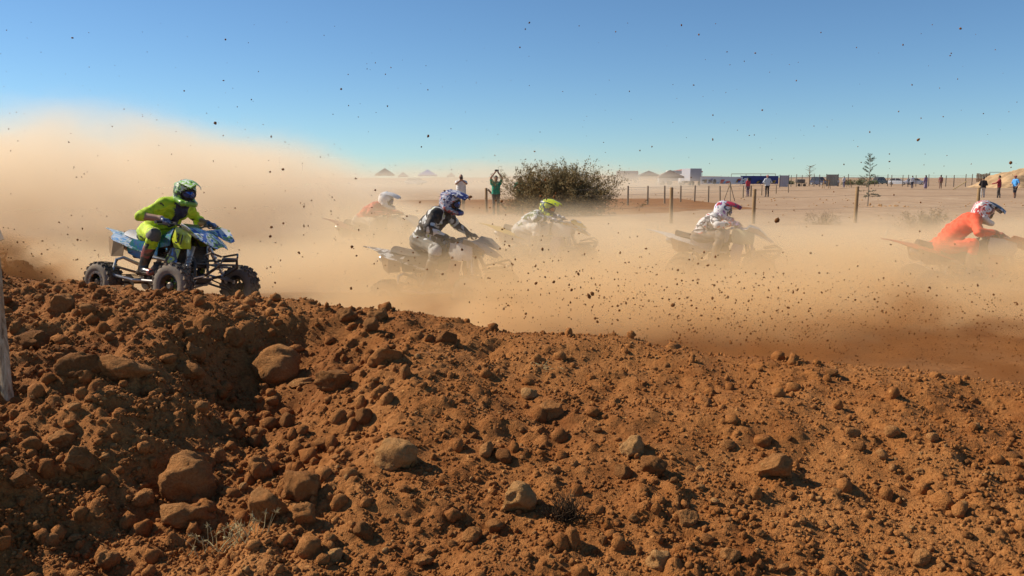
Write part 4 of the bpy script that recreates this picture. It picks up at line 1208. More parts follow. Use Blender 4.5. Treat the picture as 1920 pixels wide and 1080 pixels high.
def bush(label, base, W, H, nstem, nleaf, leaf, seed, mats, lean=0.0, depth=0.8, group=None, twig_r=.008, spread=1.0, name='bush', sub=6, lift=0.0, leaf_from=0.35):
    rg = random.Random(seed)
    t = empty(name, base); put(t, label, 'bush', group)
    g = Geo(); tips = []
    for i in range(nstem):
        a = rg.uniform(0, 2 * math.pi); e = rg.uniform(0.12, 1.45)
        d = Vector((math.cos(a) * math.cos(e) * W * spread, math.sin(a) * math.cos(e) * W * depth * spread, math.sin(e) * H * 1.15))
        L = d.length * rg.uniform(.40, .52)
        b0 = Vector((rg.gauss(0, W * .09), rg.gauss(0, W * .07), 0.0 + lift * rg.random()))
        pts = grow(rg, b0, d, L, 5, .16, .02)
        g.tube(pts, [twig_r * (1 - .14 * k) for k in range(6)], 4, cap=False)
        tips.append(pts)
        for k in range(sub):
            j = rg.randint(1, 4); p = pts[j].lerp(pts[j + 1], rg.random())
            dd = (pts[j + 1] - pts[j]).normalized() + Vector((rg.gauss(0, .7), rg.gauss(0, .7), rg.gauss(.15, .5)))
            q = grow(rg, p, dd, L * rg.uniform(.18, .42), 3, .25, .03)
            g.tube(q, [twig_r * .5, twig_r * .42, twig_r * .33, twig_r * .22], 3, cap=False)
            tips.append(q)
    g.build('branches', mats[0], t)
    V, F = [], []
    for k in range(nleaf):
        q = tips[rg.randrange(len(tips))]
        f = rg.uniform(leaf_from, 1.0) * (len(q) - 1); j = min(int(f), len(q) - 2)
        p = q[j].lerp(q[j + 1], f - j)
        dd = (q[j + 1] - q[j]).normalized() * .6 + Vector((rg.gauss(0, .8), rg.gauss(0, .8), rg.gauss(.1, .8)))
        leaf_faces(V, F, p + Vector((rg.gauss(0, leaf * .6), rg.gauss(0, leaf * .6), rg.gauss(0, leaf * .6))), dd, leaf * rg.uniform(.6, 1.5), leaf * rg.uniform(.25, .5), rg)
    if V: 
        lo = link_mesh('leaves', mesh_np('leaves', np.array(V), np.array(F)), mats[1], t); lo['kind'] = 'stuff'
    return t

b = ground_at(1052, 407); 
bush('large dense dry olive brown bush beside the two spectators in green', b, 5.3, 2.85, 260, 46000, .080, 4, [MAT['twig_dark'], MAT['bush_leaf']], depth=.55, sub=8, twig_r=.011, spread=.98, leaf_from=.12, lift=.5)
bush('sparse bare shrub of thin dry twigs below the near fence posts', ground_at(1540, 424), 1.5, .75, 46, 900, .035, 6, [MAT['twig'], MAT['dry_leaf']], group='dry shrubs on the plain', twig_r=.006)
bush('dry shrub with yellowish leaves beside the crouching rider in orange red', ground_at(1734, 434), 1.75, .95, 60, 3000, .05, 8, [MAT['twig'], MAT['dry_leaf']], group='dry shrubs on the plain', twig_r=.007)

# young conifer
def sapling(label, base, H, seed):
    rg = random.Random(seed); t = empty('sapling_tree', base); put(t, label, 'tree')
    g = Geo(); pts = [Vector((rg.gauss(0, .012), rg.gauss(0, .012), H * k / 12)) for k in range(13)]; pts[0] = Vector((0, 0, -.05))
    g.tube(pts, [.034 - .0024 * k for k in range(13)], 7)
    g.build('trunk', plain('grey_bark', (.20, .16, .12), .9, dirt=.2), t, smooth=True)
    g = Geo(); V, F = [], []
    z = .55
    while z < H * .99:
        f = z / H
        L = (1.05 * (1 - f) ** .8 + .08) * rg.uniform(.7, 1.1) * (1.0 if f > .3 else .75)
        if .28 < f < .37: z += .1; continue
        for k in range(rg.randint(3, 5)):
            a = rg.uniform(0, 2 * math.pi)
            q = grow(rg, (0, 0, z + rg.gauss(0, .03)), (math.cos(a), math.sin(a), .35 if f > .6 else .02), L * rg.uniform(.7, 1.1), 5, .07, .05 if f > .5 else -.02)
            g.tube(q, [.009, .008, .006, .005, .004, .003], 4, cap=False)
            for _ in range(int(44 * L) + 10):
                u = rg.uniform(.25, 1) * 5; j = min(int(u), 4); p = q[j].lerp(q[j + 1], u - j)
                leaf_faces(V, F, p, (q[j + 1] - q[j]).normalized() * .8 + Vector((rg.gauss(0, .6), rg.gauss(0, .6), rg.gauss(.25, .5))), rg.uniform(.05, .13), .02, rg)
        z += rg.uniform(.13, .22)
    g.build('branches', MAT['twig'], t)
    o = link_mesh('needles', mesh_np('needles', np.array(V), np.array(F)), MAT['needle'], t); o['kind'] = 'stuff'
sapling('young sparse conifer tree standing alone on the plain with stones round its foot', ground_at(1627, 386), 2.95, 12)
sapling_far = None
def bare_tree(label, base, H, seed):
    rg = random.Random(seed); t = empty('small_tree', base); put(t, label, 'tree')
    g = Geo(); g.tube([(0, 0, -.1), (.03, 0, H * .5), (0, .03, H)], [.10, .07, .03], 6); g.build('trunk', MAT['twig'], t, smooth=True)
    g = Geo()
    for k in range(26):
        a = rg.uniform(0, 6.28); z = H * rg.uniform(.45, .98)
        g.tube(grow(rg, (0, 0, z), (math.cos(a), math.sin(a), .3), H * rg.uniform(.16, .34), 4, .15), [.035, .03, .022, .016, .01], 4, cap=False)
    g.build('branches', MAT['twig'], t)
bare_tree('thin bare little tree standing against the sky beyond the far fence', ground_at(1517, 349), 3.8, 4)

# ---- fences
MAT['post_wood'] = plain('post_wood', (.30, .185, .085), .85, dirt=.25, scale=14, bump=.4, var=.3)
MAT['post_grey'] = plain('post_weathered', (.26, .20, .14), .9, dirt=.3, scale=14, bump=.4, var=.3)
MAT['wire'] = plain('fence_wire', (.32, .27, .22), .5, .6, dirt=.2)
def post(parent, p, h, r, mat, name='post', lean=0.0):
    g = Geo(); ln = Vector((random.gauss(0, .012) + lean, random.gauss(0, .012), 1))
    p = Vector(p)
    g.tube([p + Vector((0, 0, -.1)), p + ln * h * .5, p + ln * (h - r * .3), p + ln * h], [r * 1.05, r, r * .98, r * .8], 9)
    o = g.build(name, mat, parent, smooth=True, sharp=50); return p + ln * h
f1 = empty('wire_fence', (0, 0, 0)); put(f1, 'near wire fence of round brown posts crossing the plain behind the riders', 'fence')
tops = []
for px, yt, yb in ((912, 353, 400), (1258, 352, 420), (1412, 355, 422), (1603, 350, 420), (1831, 352, 414), (2090, 352, 418)):
    p = ground_at(px, yb); h = (yb - yt) * p.y / FPX
    tops.append((post(f1, p, h, .062, MAT['post_wood']), h, p))
p = ground_at(912, 398); g = Geo(); g.tube([p + Vector((.08, -.05, 1.05)), p + Vector((1.05, -.2, .0))], .045, 8); g.build('brace', MAT['post_wood'], f1, smooth=True)
for fz in (.45, .78, .97):
    g = Geo(); pts = []
    for (a, ha, pa), (b, hb, pb) in zip(tops, tops[1:]):
        for k in range(6):
            f = k / 6; q = pa.lerp(pb, f); q.z = (ha + (hb - ha) * f) * fz - .05 * math.sin(math.pi * f); q.y -= .065; pts.append(q)
    g.tube(pts, .0035, 4); g.build('wire', MAT['wire'], f1)
f2 = empty('wire_fence', (0, 0, 0)); put(f2, 'fence of thin pale stakes running away beside the dark tilled lane', 'fence')
tops = []
for px, yt, yb in ((1177, 349, 389), (1214, 349, 387), (1246, 348.5, 385), (1276, 348.5, 382), (1302, 348, 381), (1328, 349, 380), (1350, 349, 377), (1393, 348, 371), (1408, 348, 369), (1428, 347, 367), (1455, 346, 364), (1478, 345, 362)):
    p = ground_at(px, yb); h = (yb - yt) * p.y / FPX
    tops.append((post(f2, p, h, .05, MAT['post_grey']), h, p))
for fz in (.6, .93):
    g = Geo(); g.tube([Vector((q.x, q.y - .05, h * fz)) for a, h, q in tops], .006, 4); g.build('wire', MAT['wire'], f2)
tp = empty('tripod_stand', ground_at(1368, 377)); put(tp, 'wooden three-legged stand in the row of thin stakes', 'tripod')
for k in range(3):
    a = k * 2.09 + .4; g = Geo(); g.tube([(math.cos(a) * .42, math.sin(a) * .42, 0), (math.cos(a) * .02, math.sin(a) * .02, 1.15)], .03, 6); g.build('leg', MAT['post_grey'], tp, smooth=True)
g = Geo(); g.tube([(0, 0, .9), (0, 0, 1.3)], .045, 7); g.build('head_post', MAT['post_grey'], tp, smooth=True)

# far mesh fence
f3 = empty('mesh_fence', (0, 0, 0)); put(f3, 'tall far wire mesh fence on thin posts along the edge of the plain', 'fence')
tops = []
for px in (1483, 1493, 1503, 1526, 1536, 1550, 1590, 1640, 1664, 1671, 1692, 1702, 1717, 1741, 1764, 1773, 1788, 1810, 1822):
    p = ground_at(px, 350 + random.uniform(-.6, .6)); h = random.uniform(2.0, 2.25)
    tops.append((post(f3, p, h, .07, MAT['steel']), h, p))
g = Geo()
for zz in np.linspace(.15, 1.95, 7):
    g.tube([Vector((q.x, q.y - .1, zz)) for a, h, q in tops], .011, 3, cap=False)
x0, x1 = tops[0][2], tops[-1][2]
for k in range(140):
    q = x0.lerp(x1, k / 139); g.tube([q + Vector((0, -.1, .12)), q + Vector((0, -.1, 1.98))], .007, 3, cap=False)
o = g.build('wire_mesh', MAT['wire'], f3); o['kind'] = 'stuff'

# white marker stakes at the edge of the track
for px, yt, yb, lab in ((1661, 432, 478, 'short white marker stake in the dust before the yellowish shrub'), (1232, 425, 462, 'short white marker stake beside the first near fence post')):
    p = ground_at(px, yb); s = empty('marker_stake', p); put(s, lab, 'stake', 'white marker stakes')
    g = Geo(); h = (yb - yt) * p.y / FPX; g.box((0, 0, h / 2 - .03), (.035, .022, h + .06)); g.plate([(-.0175, -.011, h), (.0175, -.011, h), (0, -.011, h + .03)], (0, -1, 0), -.022)
    g.build('stake', plain('white_stake_paint', (.70, .66, .6), .6, dirt=.3), s, bevel=.003)

# ---- onlookers
def pm(top, trousers, shoes=(.05, .045, .04), hair=(.03, .022, .016)):
    return [plain('cloth_top', top, .85, dirt=.05, scale=3), plain('cloth_legs', trousers, .85, dirt=.1, scale=3), plain('shoe', shoes, .7, dirt=.3), MAT['skin'], plain('hair', hair, .6, dirt=0)]
def onlooker(label, px, yt, yb, face, mats, pose_, **k):
    p = ground_at(px, yb); h = (yb - yt) * p.y / FPX
    return stand_person(label, 'spectators on the plain', p, face, h, mats, pose_, **k), p, h
CAMH = [(.30, -.02, 1.52), (.30, .02, 1.52)]
PH = [(.20, -.06, 1.72), (.20, .06, 1.72)]
DOWN = [(.06, -.27, .86), (.06, .27, .86)]
face_cam = R(-90)
t1, p1, h1 = onlooker('person in white vest and brown shorts holding a camera to the face', 865, 328, 404, R(-85), pm((.68, .66, .64), (.16, .10, .06)), dict(hands=CAMH, sleeve='short', pole=(-.3, .9, -.7), wide=1.12, shorts=True), hair='bald', seed=2)
mt = t1.matrix_basis.copy()
c = empty('camera', (0, 0, 0)); put(c, 'small dark camera held at the face of the person in white vest', 'camera')
c.location = Matrix.Translation(p1) @ Matrix.Rotation(R(-85), 4, 'Z') @ Vector((.36 * h1 / 1.75, 0, 1.60 * h1 / 1.75)); c.rotation_euler = (0, 0, R(-85))
g = Geo(); g.box((0, 0, 0), (.05, .13, .085)); g.build('camera_body', MAT['black'], c, bevel=.008)
g = Geo(); g.tube([(.02, 0, 0), (.09, 0, 0)], .032, 10); g.build('lens', MAT['soot'], c, smooth=True)
t2, p2, h2 = onlooker('person in green T-shirt raising a phone above the head', 930, 331, 404, R(-80), pm((.03, .30, .19), (.08, .07, .06)), dict(hands=[(.22, -.10, 1.88), (.24, .10, 1.86)], sleeve='short', pole=(.2, .9, .1)), seed=3)
c = empty('phone', (0, 0, 0)); put(c, 'dark phone held up level in the raised hands of the green T-shirt', 'phone')
c.location = Matrix.Translation(p2) @ Matrix.Rotation(R(-80), 4, 'Z') @ Vector((.25 * h2 / 1.75, 0, 1.99 * h2 / 1.75)); c.rotation_euler = (0, 0, R(-80))
g = Geo(); g.box((0, 0, 0), (.012, .17, .085)); g.build('phone_case', MAT['black'], c, bevel=.003); g = Geo(); g.box((-.008, 0, 0), (.004, .15, .075)); g.build('screen', MAT['goggle'], c)
onlooker('person in dark green top half hidden behind the large bush', 976, 332, 402, R(-95), pm((.03, .24, .16), (.07, .06, .06)), dict(hands=[(.25, -.12, 1.30), (.10, .25, .95)], sleeve='short'), seed=4)
onlooker('person in black jacket and pale trousers seen from behind', 1842, 333, 373, R(80), pm((.025, .02, .022), (.52, .47, .42)), dict(hands=[(.20, -.12, 1.08), (.20, .12, 1.08)], wide=1.1), seed=5)
onlooker('person in dark red jacket with one arm out', 1872, 330, 373, R(150), pm((.30, .035, .045), (.075, .06, .055)), dict(hands=[(.06, -.27, .90), (.45, .18, 1.14)], wide=1.2, step=(.08, 0)), seed=6)
onlooker('person in bright blue shirt and dark shorts', 1902, 330, 373, R(195), pm((.08, .33, .72), (.03, .03, .04)), dict(hands=[(.22, -.12, 1.10), (.10, .24, .95)], sleeve='short', shorts=True, step=(.06, 0)), hat=plain('red_cap', (.4, .06, .05), .8), seed=7)
onlooker('person in pale shirt and navy trousers by the far mesh fence', 1710, 330, 354, R(100), pm((.62, .62, .64), (.04, .05, .09)), dict(hands=DOWN, wide=1.05), seed=8, vox=.03)
onlooker('person in violet dress with a dark bag', 1735, 329, 355, R(110), pm((.24, .16, .26), (.26, .20, .28)), dict(hands=DOWN, skirt=True), hair='long', seed=9, vox=.03)
onlooker('person in brown top with dark bag and long hair', 1763, 329, 354, R(80), pm((.28, .12, .11), (.24, .14, .10)), dict(hands=DOWN, sleeve='short'), hair='bun', seed=10, vox=.03)
onlooker('person in red top with white bag before the blue banner', 1402, 334, 369, R(120), pm((.50, .05, .07), (.14, .10, .14)), dict(hands=DOWN, sleeve='short'), hair='long', seed=11, vox=.025)
onlooker('person in white top and black trousers standing with feet apart before the blue banner', 1438, 329, 369, R(95), pm((.55, .58, .60), (.02, .02, .024)), dict(hands=[(.15, -.22, 1.05), (.15, .22, 1.05)], wide=1.15, step=(0, 0)), hat=plain('pink_cap', (.5, .2, .2), .8), seed=12, vox=.025)
onlooker('small far person in white and dark clothes beside the grey panel', 1571, 336, 350, R(60), pm((.6, .58, .56), (.06, .05, .06)), dict(hands=DOWN), seed=13, vox=.035)
onlooker('far person in white shirt carrying something dark by the folding sign', 1582, 331, 352, R(110), pm((.62, .6, .6), (.16, .15, .24)), dict(hands=[(.25, -.1, 1.05), (.25, .1, 1.05)]), seed=14, vox=.03)
bagp = ground_at(1399, 362); bg = empty('bag', bagp + Vector((-.1, -.3, .62))); put(bg, 'white carrier bag hanging beside the person in red top', 'bag')
g = Geo(); g.sheet([[(-.14, 0, .0), (-.15, 0, .35)], [(0, -.07, -.02), (0, -.05, .36)], [(.14, 0, .0), (.13, 0, .35)]], .05); g.build('bag_body', plain('white_bag', (.75, .75, .73), .6, dirt=0), bg, smooth=True)
g = Geo(); g.tube([(-.07, 0, .34), (-.03, 0, .46), (.03, 0, .46), (.07, 0, .34)], .008, 5); g.build('handle', plain('bag_handle', (.7, .7, .68), .6, dirt=0), bg)

# ---- vehicles
MAT['glass_dark'] = plain('car_glass', (.02, .025, .03), .1, dirt=.1, spec=.8)
def car(label, px, yb, face, paint, s=1.0, kind='hatch'):
    p = ground_at(px, yb); t = empty('parked_car', p, face); put(t, label, 'car', 'vehicles parked beyond the fence')
    pt = plain('car_paint', paint, .3, .1, dirt=.15, coat=.5)
    H = 1.45 if kind == 'hatch' else 1.75
    # body by cross sections along x
    secs = [(-2.05, .45, .72, .80), (-1.95, .30, .95, .84), (-1.3, .22, .98, .86), (0, .22, .97, .87), (1.2, .22, .92, .86), (1.85, .28, .80, .82), (2.08, .40, .62, .72)]
    g = Geo(); rows = []
    V, F = [], []
    for (x, z0, z1, w) in secs:
        V += [(x, -w, z0), (x, -w * 1.0, (z0 + z1) / 2), (x, -w * .95, z1), (x, w * .95, z1), (x, w, (z0 + z1) / 2), (x, w, z0)]
    for i in range(len(secs) - 1):
        for k in range(6): F.append((i * 6 + k, i * 6 + (k + 1) % 6, i * 6 + 6 + (k + 1) % 6, i * 6 + 6 + k))
    F += [tuple(range(5, -1, -1)), tuple((len(secs) - 1) * 6 + k for k in range(6))]
    g.add(V, F); g.build('car_body', pt, t, smooth=True, sharp=45)
    g = Geo(); V, F = [], []
    cab = [(-1.75, .95, .74), (-1.35, H - .06, .62), (-.6, H, .63), (.25, H - .03, .62), (1.05, .93, .72)]
    for (x, z, w) in cab: V += [(x, -w, z), (x, w, z)]
    for (x, z, w) in cab: V += [(x, -.78, .90), (x, .78, .90)]
    n = 10
    for i in range(4):
        a = 2 * i; F += [(a, a + 1, a + 3, a + 2), (a, a + 2, n + a + 2, n + a), (a + 1, n + a + 1, n + a + 3, a + 3)]
    g.add(V, F); g.build('cabin_windows', MAT['glass_dark'], t)
    g = Geo(); g.sheet([[(-1.4, -.64, H - .035), (-1.4, .64, H - .035)], [(-.6, -.65, H + .012), (-.6, .65, H + .012)], [(.3, -.64, H - .02), (.3, .64, H - .02)]], .03)
    for s in (-1, 1):
        for a, b in (((-1.74, .75 * s, .96), (-1.38, .63 * s, H - .05)), ((1.05, .74 * s, .95), (.28, .63 * s, H - .03)), ((-.45, .79 * s, .95), (-.45, .64 * s, H - .01))): g.tube([a, b], .035, 5)
    g.build('roof', pt, t)
    for x in (-1.28, 1.28):
        for s in (-1, 1):
            g = Geo(); g.lathe([(.0, -.1), (.26, -.1), (.31, -.06), (.31, .06), (.26, .1), (0, .1)], 18, 'y'); w = g.build('wheel', MAT['rubber'], t, smooth=True); w.location = (x, .80 * s, .31)
            g = Geo(); g.lathe([(0, 0), (.19, 0), (.18, .015 * s), (0, .02 * s)], 14, 'y', (0, .1 * s, 0)); g.build('rim', MAT['alloy'], w, smooth=True)
    for s in (-1, 1):
        g = Geo(); g.box((1.93, .58 * s, .66), (.16, .28, .12)); g.build('headlight', plain('lamp_glass', (.6, .6, .6), .15, dirt=.1, spec=.8), t, bevel=.02)
        g = Geo(); g.box((-1.99, .66 * s, .78), (.08, .2, .16)); g.build('tail_light', plain('red_lamp', (.35, .02, .02), .3, dirt=.1), t, bevel=.02)
        g = Geo(); g.box((.78, .93 * s, .98), (.12, .14, .1)); g.build('wing_mirror', pt, t, bevel=.02)
    g = Geo(); g.box((2.07, 0, .50), (.05, 1.0, .14)); g.build('grille', MAT['black'], t, bevel=.01)
    t.scale = (s, s, s)
    return t
car('white car parked beyond the far mesh fence', 1683, 346.5, R(-30), (.75, .75, .75), 1.0)
car('silver car partly behind the person in pale shirt', 1716, 346.5, R(-10), (.6, .6, .62), 1.0)
car('dark blue car between the grey panels', 1536, 347.5, R(-60), (.03, .035, .07), .95, 'suv')
car('dark green car behind the young conifer', 1651, 345.5, R(20), (.05, .06, .05), 1.0, 'suv')
car('pale car in the haze among the far tents', 786, 344, R(10), (.7, .68, .66), 1.0)
car('white car in the haze to the side of the blue tent', 778, 346.5, R(-20), (.7, .7, .7), .9)

def box_truck(label, px, yb, face, L, W, H, body, cab):
    p = ground_at(px, yb); t = empty('truck', p, face); put(t, label, 'truck', 'vehicles parked beyond the fence')
    bm = plain('truck_panels', body, .5, dirt=.2); cm = plain('truck_cab_paint', cab, .4, dirt=.2, coat=.3)
    g = Geo(); g.box((0, 0, .9 + (H - .9) / 2), (L, W, H - .9)); 
    g.build('box_body', bm, t, bevel=.04)
    g = Geo()
    for k in range(int(L / 1.2)): g.box((-L / 2 + .6 + k * 1.2, -W / 2 - .015, .9 + (H - .9) / 2), (.05, .03, H - 1.0)); 
    g.build('body_ribs', bm, t)
    g = Geo(); x = L / 2 + .95
    g.add([(x - .9, -W / 2, .5), (x + .85, -W / 2, .5), (x + .9, -W / 2, 1.3), (x + .45, -W / 2, 2.3), (x - .9, -W / 2, 2.35), (x - .9, W / 2, .5), (x + .85, W / 2, .5), (x + .9, W / 2, 1.3), (x + .45, W / 2, 2.3), (x - .9, W / 2, 2.35)], [(0, 1, 2, 3, 4), (9, 8, 7, 6, 5), (0, 5, 6, 1), (1, 6, 7, 2), (2, 7, 8, 3), (3, 8, 9, 4), (4, 9, 5, 0)])
    g.build('cab', cm, t, bevel=.04)
    g = Geo(); g.plate([(x + .905, -W / 2 + .1, 1.35), (x + .905, W / 2 - .1, 1.35), (x + .51, W / 2 - .12, 2.2), (x + .51, -W / 2 + .12, 2.2)], (1, 0, .45), -.02); g.box((x + .05, -W / 2 - .01, 1.75), (.8, .02, .6)); g.build('windscreen', MAT['glass_dark'], t)
    for xx in (-L / 2 + .9, L / 2 - .6, x - .05):
        for s in (-1, 1):
            g = Geo(); g.lathe([(0, -.13), (.38, -.13), (.45, -.08), (.45, .08), (.38, .13), (0, .13)], 16, 'y'); w = g.build('wheel', MAT['rubber'], t, smooth=True); w.location = (xx, (W / 2 - .12) * s, .45)
    return t
box_truck('pale caravan truck with boxy body among the tents', 1268, 347, R(178), 4.2, 2.3, 3.1, (.62, .60, .56), (.58, .56, .54))
box_truck('grey box truck next to the white banners', 1296, 348, R(100), 4.6, 2.4, 3.4, (.36, .36, .40), (.5, .5, .52))
box_truck('far pale lorry in the haze behind the green T-shirt', 1176, 343, R(170), 6.5, 2.4, 3.6, (.6, .55, .5), (.55, .5, .46))

def awning(label, px, yb, w, d, h, peak, cols, legs=True, group='tents and awnings in the paddock'):
    p = ground_at(px, yb); t = empty('canopy_tent', p); put(t, label, 'tent', group)
    g = Geo(); m = plain('canopy_cloth', cols, .8, dirt=.15)
    g.add([(-w / 2, -d / 2, h), (w / 2, -d / 2, h), (w / 2, d / 2, h), (-w / 2, d / 2, h), (0, 0, h + peak), (-w / 2, -d / 2, h - .3), (w / 2, -d / 2, h - .3), (w / 2, d / 2, h - .3), (-w / 2, d / 2, h - .3)], [(0, 1, 4), (1, 2, 4), (2, 3, 4), (3, 0, 4), (5, 6, 1, 0), (6, 7, 2, 1), (7, 8, 3, 2), (8, 5, 0, 3)])
    g.build('canopy', m, t)
    for sx in (-1, 1):
        for sy in (-1, 1):
            g = Geo(); g.tube([(sx * (w / 2 - .05), sy * (d / 2 - .05), 0), (sx * (w / 2 - .05), sy * (d / 2 - .05), h)], .035, 6); g.build('pole', MAT['alloy'], t)
    return t
awning('dark grey peaked canopy tent in the far haze', 722, 346, 4.2, 3.5, 2.3, 1.5, (.10, .11, .12))
awning('small grey far tent between the dark and the blue one', 756, 345, 2.4, 2.4, 2.0, 1.0, (.22, .24, .28))
awning('blue and white far canopy tent in the haze', 802, 346, 4.2, 3.2, 2.2, 1.3, (.12, .26, .62))
awning('small greyish far tent nearest the person with camera', 846, 344, 2.2, 2.2, 2.1, .9, (.25, .25, .26))
awning('dark awning with sloping roof in the drifting dust', 1216, 349, 3.6, 3.0, 2.1, .8, (.08, .08, .09))
awning('brown domed awning behind the drifting dust', 1256, 349.5, 4.6, 3.0, 1.8, 1.2, (.20, .15, .13))
awning('red and pale awning roof over the caravan', 1286, 346, 7.0, 3.0, 3.1, .6, (.55, .22, .18))

# ---- banners on frames beside the lane
def banner(label, pxa, pxb, yb, ht, base, seed, strips):
    a, b = ground_at(pxa, yb), ground_at(pxb, yb - .5); t = empty('banner_fence', a); put(t, label, 'banner', 'printed banners along the lane')
    d = b - a; L = d.length; ang = math.atan2(d.y, d.x); t.rotation_euler = (0, 0, ang)
    rg = random.Random(seed)
    n = max(2, int(L / 3.0))
    g = Geo()
    rows = [[(L * k / (n * 4), .05 * math.sin(k * 1.3) * .6, .35), (L * k / (n * 4), .05 * math.sin(k * 1.3 + .5), ht)] for k in range(n * 4 + 1)]
    g.sheet(rows, .01)
    g.build('banner_cloth', plain('banner_ground', base, .7, dirt=.15, var=.04), t, smooth=True)
    for k in range(n + 1):
        g = Geo(); g.tube([(L * k / n, .09, 0), (L * k / n, .09, ht + .12)], .04, 6); g.build('post', MAT['post_grey'], t, smooth=True)
    for i in range(strips):
        col, kind = rg.choice([((.05, .10, .42), 's'), ((.60, .06, .06), 's'), ((.03, .03, .04), 't'), ((.06, .28, .55), 's'), ((.8, .8, .8), 't'), ((.55, .30, .05), 's')]) 
        x = rg.uniform(.02, .9) * L; w = rg.uniform(.04, .10) * L; z = rg.uniform(.45, ht * .55); hh = rg.uniform(.25, .6) * (ht - z)
        g = Geo(); sk = .4 if kind == 's' else 0
        g.plate([(x, -.075, z), (x + w, -.075, z), (x + w + sk, -.075, z + hh), (x + sk, -.075, z + hh)], (0, -1, 0), -.012)
        g.build('print_stripe', plain('banner_print', col, .7, dirt=.1), t)
    return t
banner('long white banner with slanted blue and red stripes along the lane', 1313, 1392, 349, 1.75, (.70, .70, .71), 5, 16)
banner('dark blue banner with pale stripes along the lane', 1389, 1459, 348.5, 1.95, (.03, .05, .22), 9, 12)
def roof_rail(px0, px1, yb, z):
    a, b = ground_at(px0, yb), ground_at(px1, yb); t = empty('gantry_rail', a); put(t, 'long thin rail on posts above the blue banner', 'railing')
    d = b - a
    g = Geo(); g.tube([(0, .6, z), (d.x, d.y + .6, z)], .06, 6); g.build('rail', MAT['post_grey'], t)
    for k in range(4):
        g = Geo(); g.tube([(d.x * k / 3, .6, 0), (d.x * k / 3, .6, z)], .05, 6); g.build('post', MAT['post_grey'], t)
roof_rail(1372, 1455, 347, 2.4)

def panel(label, px, yb, w, h, col, face=0.0):
    p = ground_at(px, yb); t = empty('site_panel', p, face); put(t, label, 'panel', 'grey panels by the far fence')
    g = Geo(); g.box((0, 0, h / 2 + .1), (w, .06, h - .1)); g.build('sheet', plain('panel_sheet', col, .6, dirt=.25), t, bevel=.01)
    for s in (-1, 1): g = Geo(); g.tube([(s * w / 2, 0, 0), (s * w / 2, 0, h + .15)], .06, 6); g.build('post', MAT['steel'], t)
    g = Geo(); 
    for k in range(5): g.box((-w / 2 + w * (k + .5) / 5, -.045, h / 2 + .1), (.05, .03, h - .2))
    g.build('ribs', plain('panel_rib', tuple(c * .85 for c in col), .6, dirt=.2), t)
panel('pale lilac grey panel between two posts at the end of the blue banner', 1470, 352, 1.45, 1.9, (.42, .41, .46))
panel('greyish green panel beside the dark blue car', 1560, 350, 2.1, 2.1, (.30, .29, .25))
# table-like trailer
p = ground_at(1501, 350); t = empty('flat_trailer', p); put(t, 'low flat trailer with dark load left of the bare tree', 'trailer')
g = Geo(); g.box((0, 0, .62), (1.9, 1.2, .10)); g.build('deck', MAT['post_grey'], t, bevel=.01)
g = Geo(); g.box((-.1, 0, 1.0), (1.5, 1.0, .62)); g.build('load', plain('dark_tarp', (.10, .09, .09), .7, dirt=.2), t, bevel=.1)
for sx in (-.8, .8):
    g = Geo(); g.lathe([(0, -.08), (.27, -.08), (.27, .08), (0, .08)], 14, 'y'); w = g.build('wheel', MAT['rubber'], t, smooth=True); w.location = (sx * .6, -.6, .27)
# folding yellow frame signs
for px, yb, lab in ((1549, 354, 'yellowish wooden trestle beside the greyish green panel'), (1590, 352, 'brown folding trestle near the far person in white shirt')):
    p = ground_at(px, yb); t = empty('trestle', p); put(t, lab, 'trestle', 'wooden trestles')
    for s in (-1, 1):
        for k in (-1, 1): g = Geo(); g.tube([(.45 * s, .4 * k, 0), (.35 * s, .0, 1.25)], .045, 6); g.build('leg', MAT['post_wood'], t)
    g = Geo(); g.tube([(-.5, 0, 1.22), (.5, 0, 1.22)], .05, 6); g.build('beam', MAT['post_wood'], t)

# ---- sand heap at the side with a plank screen
def heap(name, label, c, rx, ry, h, mat, seed, kind=None):
    r = np.random.default_rng(seed); n = 90
    u = np.linspace(-1.05, 1.05, n); X, Y = np.meshgrid(u, u)
    q = np.sqrt(X ** 2 + Y ** 2); nz = fbm2(X.shape, (2, 2), .7, 6, r, .62)
    Z = h * np.clip(1 - q + .13 * nz, -.2, 1) ** 1.0
    Z = np.where(q > 1.02, -.25, Z)
    V = np.stack([X * rx, Y * ry, Z], -1).reshape(-1, 3); idx = np.arange(n * n).reshape(n, n)
    F = np.stack([idx[:-1, :-1], idx[:-1, 1:], idx[1:, 1:], idx[1:, :-1]], -1).reshape(-1, 4)
    o = link_mesh(name, mesh_np(name, V, F, smooth=True), mat); o.location = c
    put(o, label, 'earth heap', kind=kind); return o
MAT['sand'] = dirt_mat('pale_sand', (.34, .20, .10), (.50, .32, .17), (.58, .41, .24), scale=.4)
c = ground_at(1960, 352)
heap('sand_heap', 'big heap of pale sand beyond the person in blue shirt', c + Vector((2.5, 4, 0)), 15.0, 8.0, 4.2, MAT['sand'], 4)
p = ground_at(1848, 351); t = empty('plank_screen', p + Vector((0, 1.0, 1.05))); put(t, 'screen of upright brown planks standing on the sand heap', 'plank screen')
for k in range(9):
    g = Geo(); g.box((-1.0 + .26 * k, 0, .55), (.20, .05, 1.3 + random.uniform(-.15, .2))); o = g.build('plank', MAT['post_grey'], t)
g = Geo(); g.box((0, .05, .85), (2.4, .04, .1)); g.box((0, .05, .2), (2.4, .04, .1)); g.build('cross_rail', MAT['post_wood'], t)
t = empty('pipe_frame', p + Vector((2.0, 1.2, 1.4))); put(t, 'thin metal pipe frame beside the plank screen', 'frame')
g = Geo(); g.tube([(-.8, 0, 1.1), (1.1, 0, 1.1)], .04, 6); g.build('top_rail', MAT['steel'], t)
